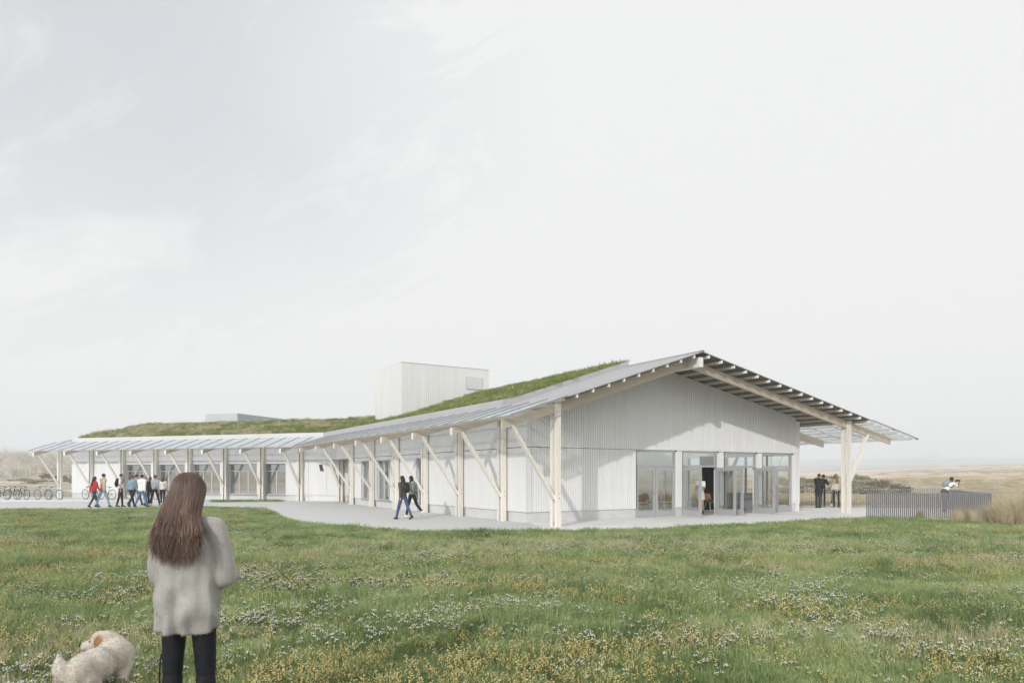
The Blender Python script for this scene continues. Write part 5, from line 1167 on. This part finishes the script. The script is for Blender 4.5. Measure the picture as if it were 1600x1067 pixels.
def tree_mesh(seed):
    r = random.Random(seed); Hh = 6.0; mb = MB(); mb.tube([(0,0,-.2),(r.gauss(0,.1),0,2),(r.gauss(0,.2),r.gauss(0,.2),4)], [.16,.12,.06], n=6)
    for _ in range(14):
        z0 = r.uniform(1.2,4); a = r.uniform(0,6.28); l = r.uniform(.9,2.0); e = Vector((math.cos(a)*l, math.sin(a)*l, z0+l*.8)); mb.tube([(0,0,z0), e*.5+Vector((0,0,z0*.5)), e], [.05,.03,.012], n=4)
        for _ in range(48):
            c = e*r.uniform(.35,1.15)+Vector((r.gauss(0,.45), r.gauss(0,.45), r.gauss(.1,.4))); s = r.uniform(.08,.22); q = Vector((r.gauss(0,1),r.gauss(0,1),r.gauss(.4,1))).normalized(); b_ = q.orthogonal().normalized()
            mb.add([c+q*s, c+b_*s*.4, c-q*s, c-b_*s*.4], [(0,1,2,3)])
    return mb
tr = [src(tree_mesh(400+i), 'bare_tree', M_['wood_far']) for i in range(4)]
tp = []; 
for _ in range(900):
    Y = RNG.uniform(95, 190); X = RNG.uniform(-1.35, -.52)*Y
    tp.append((X, Y, gz(X, Y)))
n = len(tp); s = RNG.uniform(.25,.55,n)
scatter('distant_woodland', tp, np.column_stack([np.zeros(n),np.zeros(n),RNG.uniform(0,6.28,n)]), np.column_stack([s*1.2,s*1.2,s]), RNG.integers(0,4,n), tr)
tp = []
for _ in range(5200):
    Y = 42+240*RNG.random()**1.5; X = RNG.uniform(-1.1, 1.15)*Y
    if X < .2*Y and (X > -.5*Y): continue
    P_ = np.array([[X, Y]]); 
    if X > 0 and (X < .38*Y or X > .56*Y or Y < 60 or Y > 125): continue
    if X < 0 and Y < 85: continue
    if fbm(P_, 34, 61)[0] < (.44 if X < 0 else (.47 if X < .56*Y else .54)): continue
    tp.append((X, Y, gz(X, Y)-.05))
n = len(tp); s = RNG.uniform(.35,1.2,n)
scatter('heath_scrub', tp, np.column_stack([np.zeros(n),np.zeros(n),RNG.uniform(0,6.28,n)]), np.column_stack([s*1.3,s*1.3,s*RNG.uniform(.4,.9,n)]), RNG.integers(0,4,n), sh)
hg = [src(blades(MB(), 70, .8, .10, .28, .035, .8, (.2,0), 500+i), 'heath_tuft', M_['dry']) for i in range(3)]
tp = []
for _ in range(9000):
    Y = 40+75*RNG.random()**1.4; X = RNG.uniform(.25, 1.1)*Y
    if inpoly(np.array([[X,Y]]), ter)[0]: continue
    tp.append((X, Y, gz(X, Y)-.03))
n = len(tp); s = RNG.uniform(.5,1.1,n)
scatter('heath_grass', tp, np.column_stack([np.zeros(n),np.zeros(n),RNG.uniform(0,6.28,n)]), np.column_stack([s,s,s*.8]), RNG.integers(0,3,n), hg)

# ------------------------------------------------------------------ far works on the plain
CITY = mat('distant_facade', (.22,.23,.25), .8, .1, .02)
def far_block(px0, px1, ytop, Y, label, extra=None):
    x0, x1 = (px0-CX)/F*Y, (px1-CX)/F*Y; zb = gz((x0+x1)/2, Y)-3; zt = EYE+(HZ-ytop)/F*Y; o = empty('distant_building', T(((x0+x1)/2, Y, zb))); tag(o, label, 'building')
    MB().box(x0,x1,Y,Y+40,zb,zt).obj('block', CITY, o)
    if extra:
        for a, b_, y_ in extra: MB().box((a-CX)/F*Y,(b_-CX)/F*Y,Y+4,Y+30,zt+.01,EYE+(HZ-y_)/F*Y).obj('roof_block', CITY, o)
far_block(1452, 1487, 714.5, 2200, 'blue grey works building on the horizon above the photographer', [(1455,1472,710.5),(1463,1466,708.5),(1476,1484,712.5)])
far_block(1590, 1612, 710, 2300, 'faint blue works building at the right edge of the horizon', [(1594,1600,706)])
def chimney(px, ytop, Y, label):
    x = (px-CX)/F*Y; zb = gz(x, Y)-3; zt = EYE+(HZ-ytop)/F*Y; o = empty('chimney', T((x,Y,zb))); tag(o, label, 'chimney'); MB().tube([(x,Y,zb),(x,Y,zt-6)], [5.5,4.2], n=14).obj('shaft', CITY, o, smooth=True); MB().tube([(x,Y,zt-6),(x,Y,zt)], [4.7,4.7], n=14).obj('crown', CITY, o, smooth=True)
    return x, Y, zt
cxx, cyy, czz = chimney(1567, 708.5, 2300, 'thin distant chimney with a steam plume near the right edge')
pl = MB(); r = random.Random(8)
for i in range(26):
    f = i/25; pl.ell((cxx+8*f-20*f*f+r.gauss(0,2), cyy+r.gauss(0,2), czz+4+f*44), (3.2+7*f*r.uniform(.7,1.2),)*3, None, 10, 8)
pm = bpy.data.materials.new('steam'); pm.use_nodes = True; pt = pm.node_tree; pt.nodes.clear(); po = nd(pt,'ShaderNodeOutputMaterial'); pv = nd(pt,'ShaderNodeVolumePrincipled'); pv.inputs['Color'].default_value = (1,1,1,1); pv.inputs['Density'].default_value = .06; pt.links.new(pv.outputs[0], po.inputs['Volume'])
pme = remesh(pl, 2.0, 'steam_plume', [pm], 3, .4); tag(put(pme, 'steam_plume', None, Matrix.Identity(4)), 'white steam plume rising from the distant chimney', 'steam', kind='stuff')

# ------------------------------------------------------------------ haze
hm = bpy.data.materials.new('haze'); hm.use_nodes = True; t = hm.node_tree; t.nodes.clear(); o_ = nd(t,'ShaderNodeOutputMaterial'); v_ = nd(t,'ShaderNodeVolumePrincipled'); v_.inputs['Color'].default_value = (.95,.975,1,1); v_.inputs['Density'].default_value = HAZE; v_.inputs['Anisotropy'].default_value = .15; t.links.new(v_.outputs[0], o_.inputs['Volume'])
MB().box(-2700,2700,-2700,2700,-3,96).obj('haze', hm); tag(bpy.data.objects['haze'], kind='stuff')

# ------------------------------------------------------------------ words for the setting and the uncountable growth
WORDS = {'ground': ('pale tan heath rolling away behind the building', 'heath'), 'far_plain': ('hazy blue grey plain along the horizon', 'plain'), 'lawn': ('green ground under the meadow grass in front', 'lawn'),
 'gravel_path': ('pale grey gravel path curving along the timber posts', 'path'), 'terrace': ('smooth pale concrete terrace before the glazed doors', 'terrace'), 'grass_strip': ('narrow strip of green at the foot of the wing', 'ground'),
 'cycle_stand': ('pale concrete pad under the parked bicycles', 'paving'), 'white_flowers': ('drifts of small white flowers in the meadow', 'flowers'), 'yellow_flowers': ('drifts of small yellow flowers in the meadow', 'flowers'),
 'seed_grass': ('pale seeding grass scattered through the meadow', 'grass'), 'distant_woodland': ('pale bare woodland on the rise at the far left', 'woodland'), 'heath_scrub': ('low grey green scrub patches on the heath', 'scrub'),
 'heath_grass': ('thin straw coloured grass on the near heath', 'grass'), 'haze': ('pale haze filling the air over the land', 'haze')}
for o in list(COL.objects):
    if o.parent or o.get('label') or o.type in ('CAMERA', 'LIGHT'): continue
    k = o.name.split('.')[0]
    if k in WORDS: tag(o, WORDS[k][0], WORDS[k][1])
for n_, t_ in (('grass', 'short green grass nearest the woman and dog'), ('grass.001', 'green meadow grass in the middle distance'), ('grass.002', 'green lawn grass along the far edge by the paths'), ('grass.003', 'green grass on the narrow strip before the wing')):
    if n_ in bpy.data.objects: tag(bpy.data.objects[n_], t_, 'grass')
for n_, t_ in (('dry_grass', 'tall straw coloured tussocks at the right picture edge'), ('dry_grass.001', 'lower dry grass around the corner of the nearest railing')):
    if n_ in bpy.data.objects: tag(bpy.data.objects[n_], t_, 'grass')
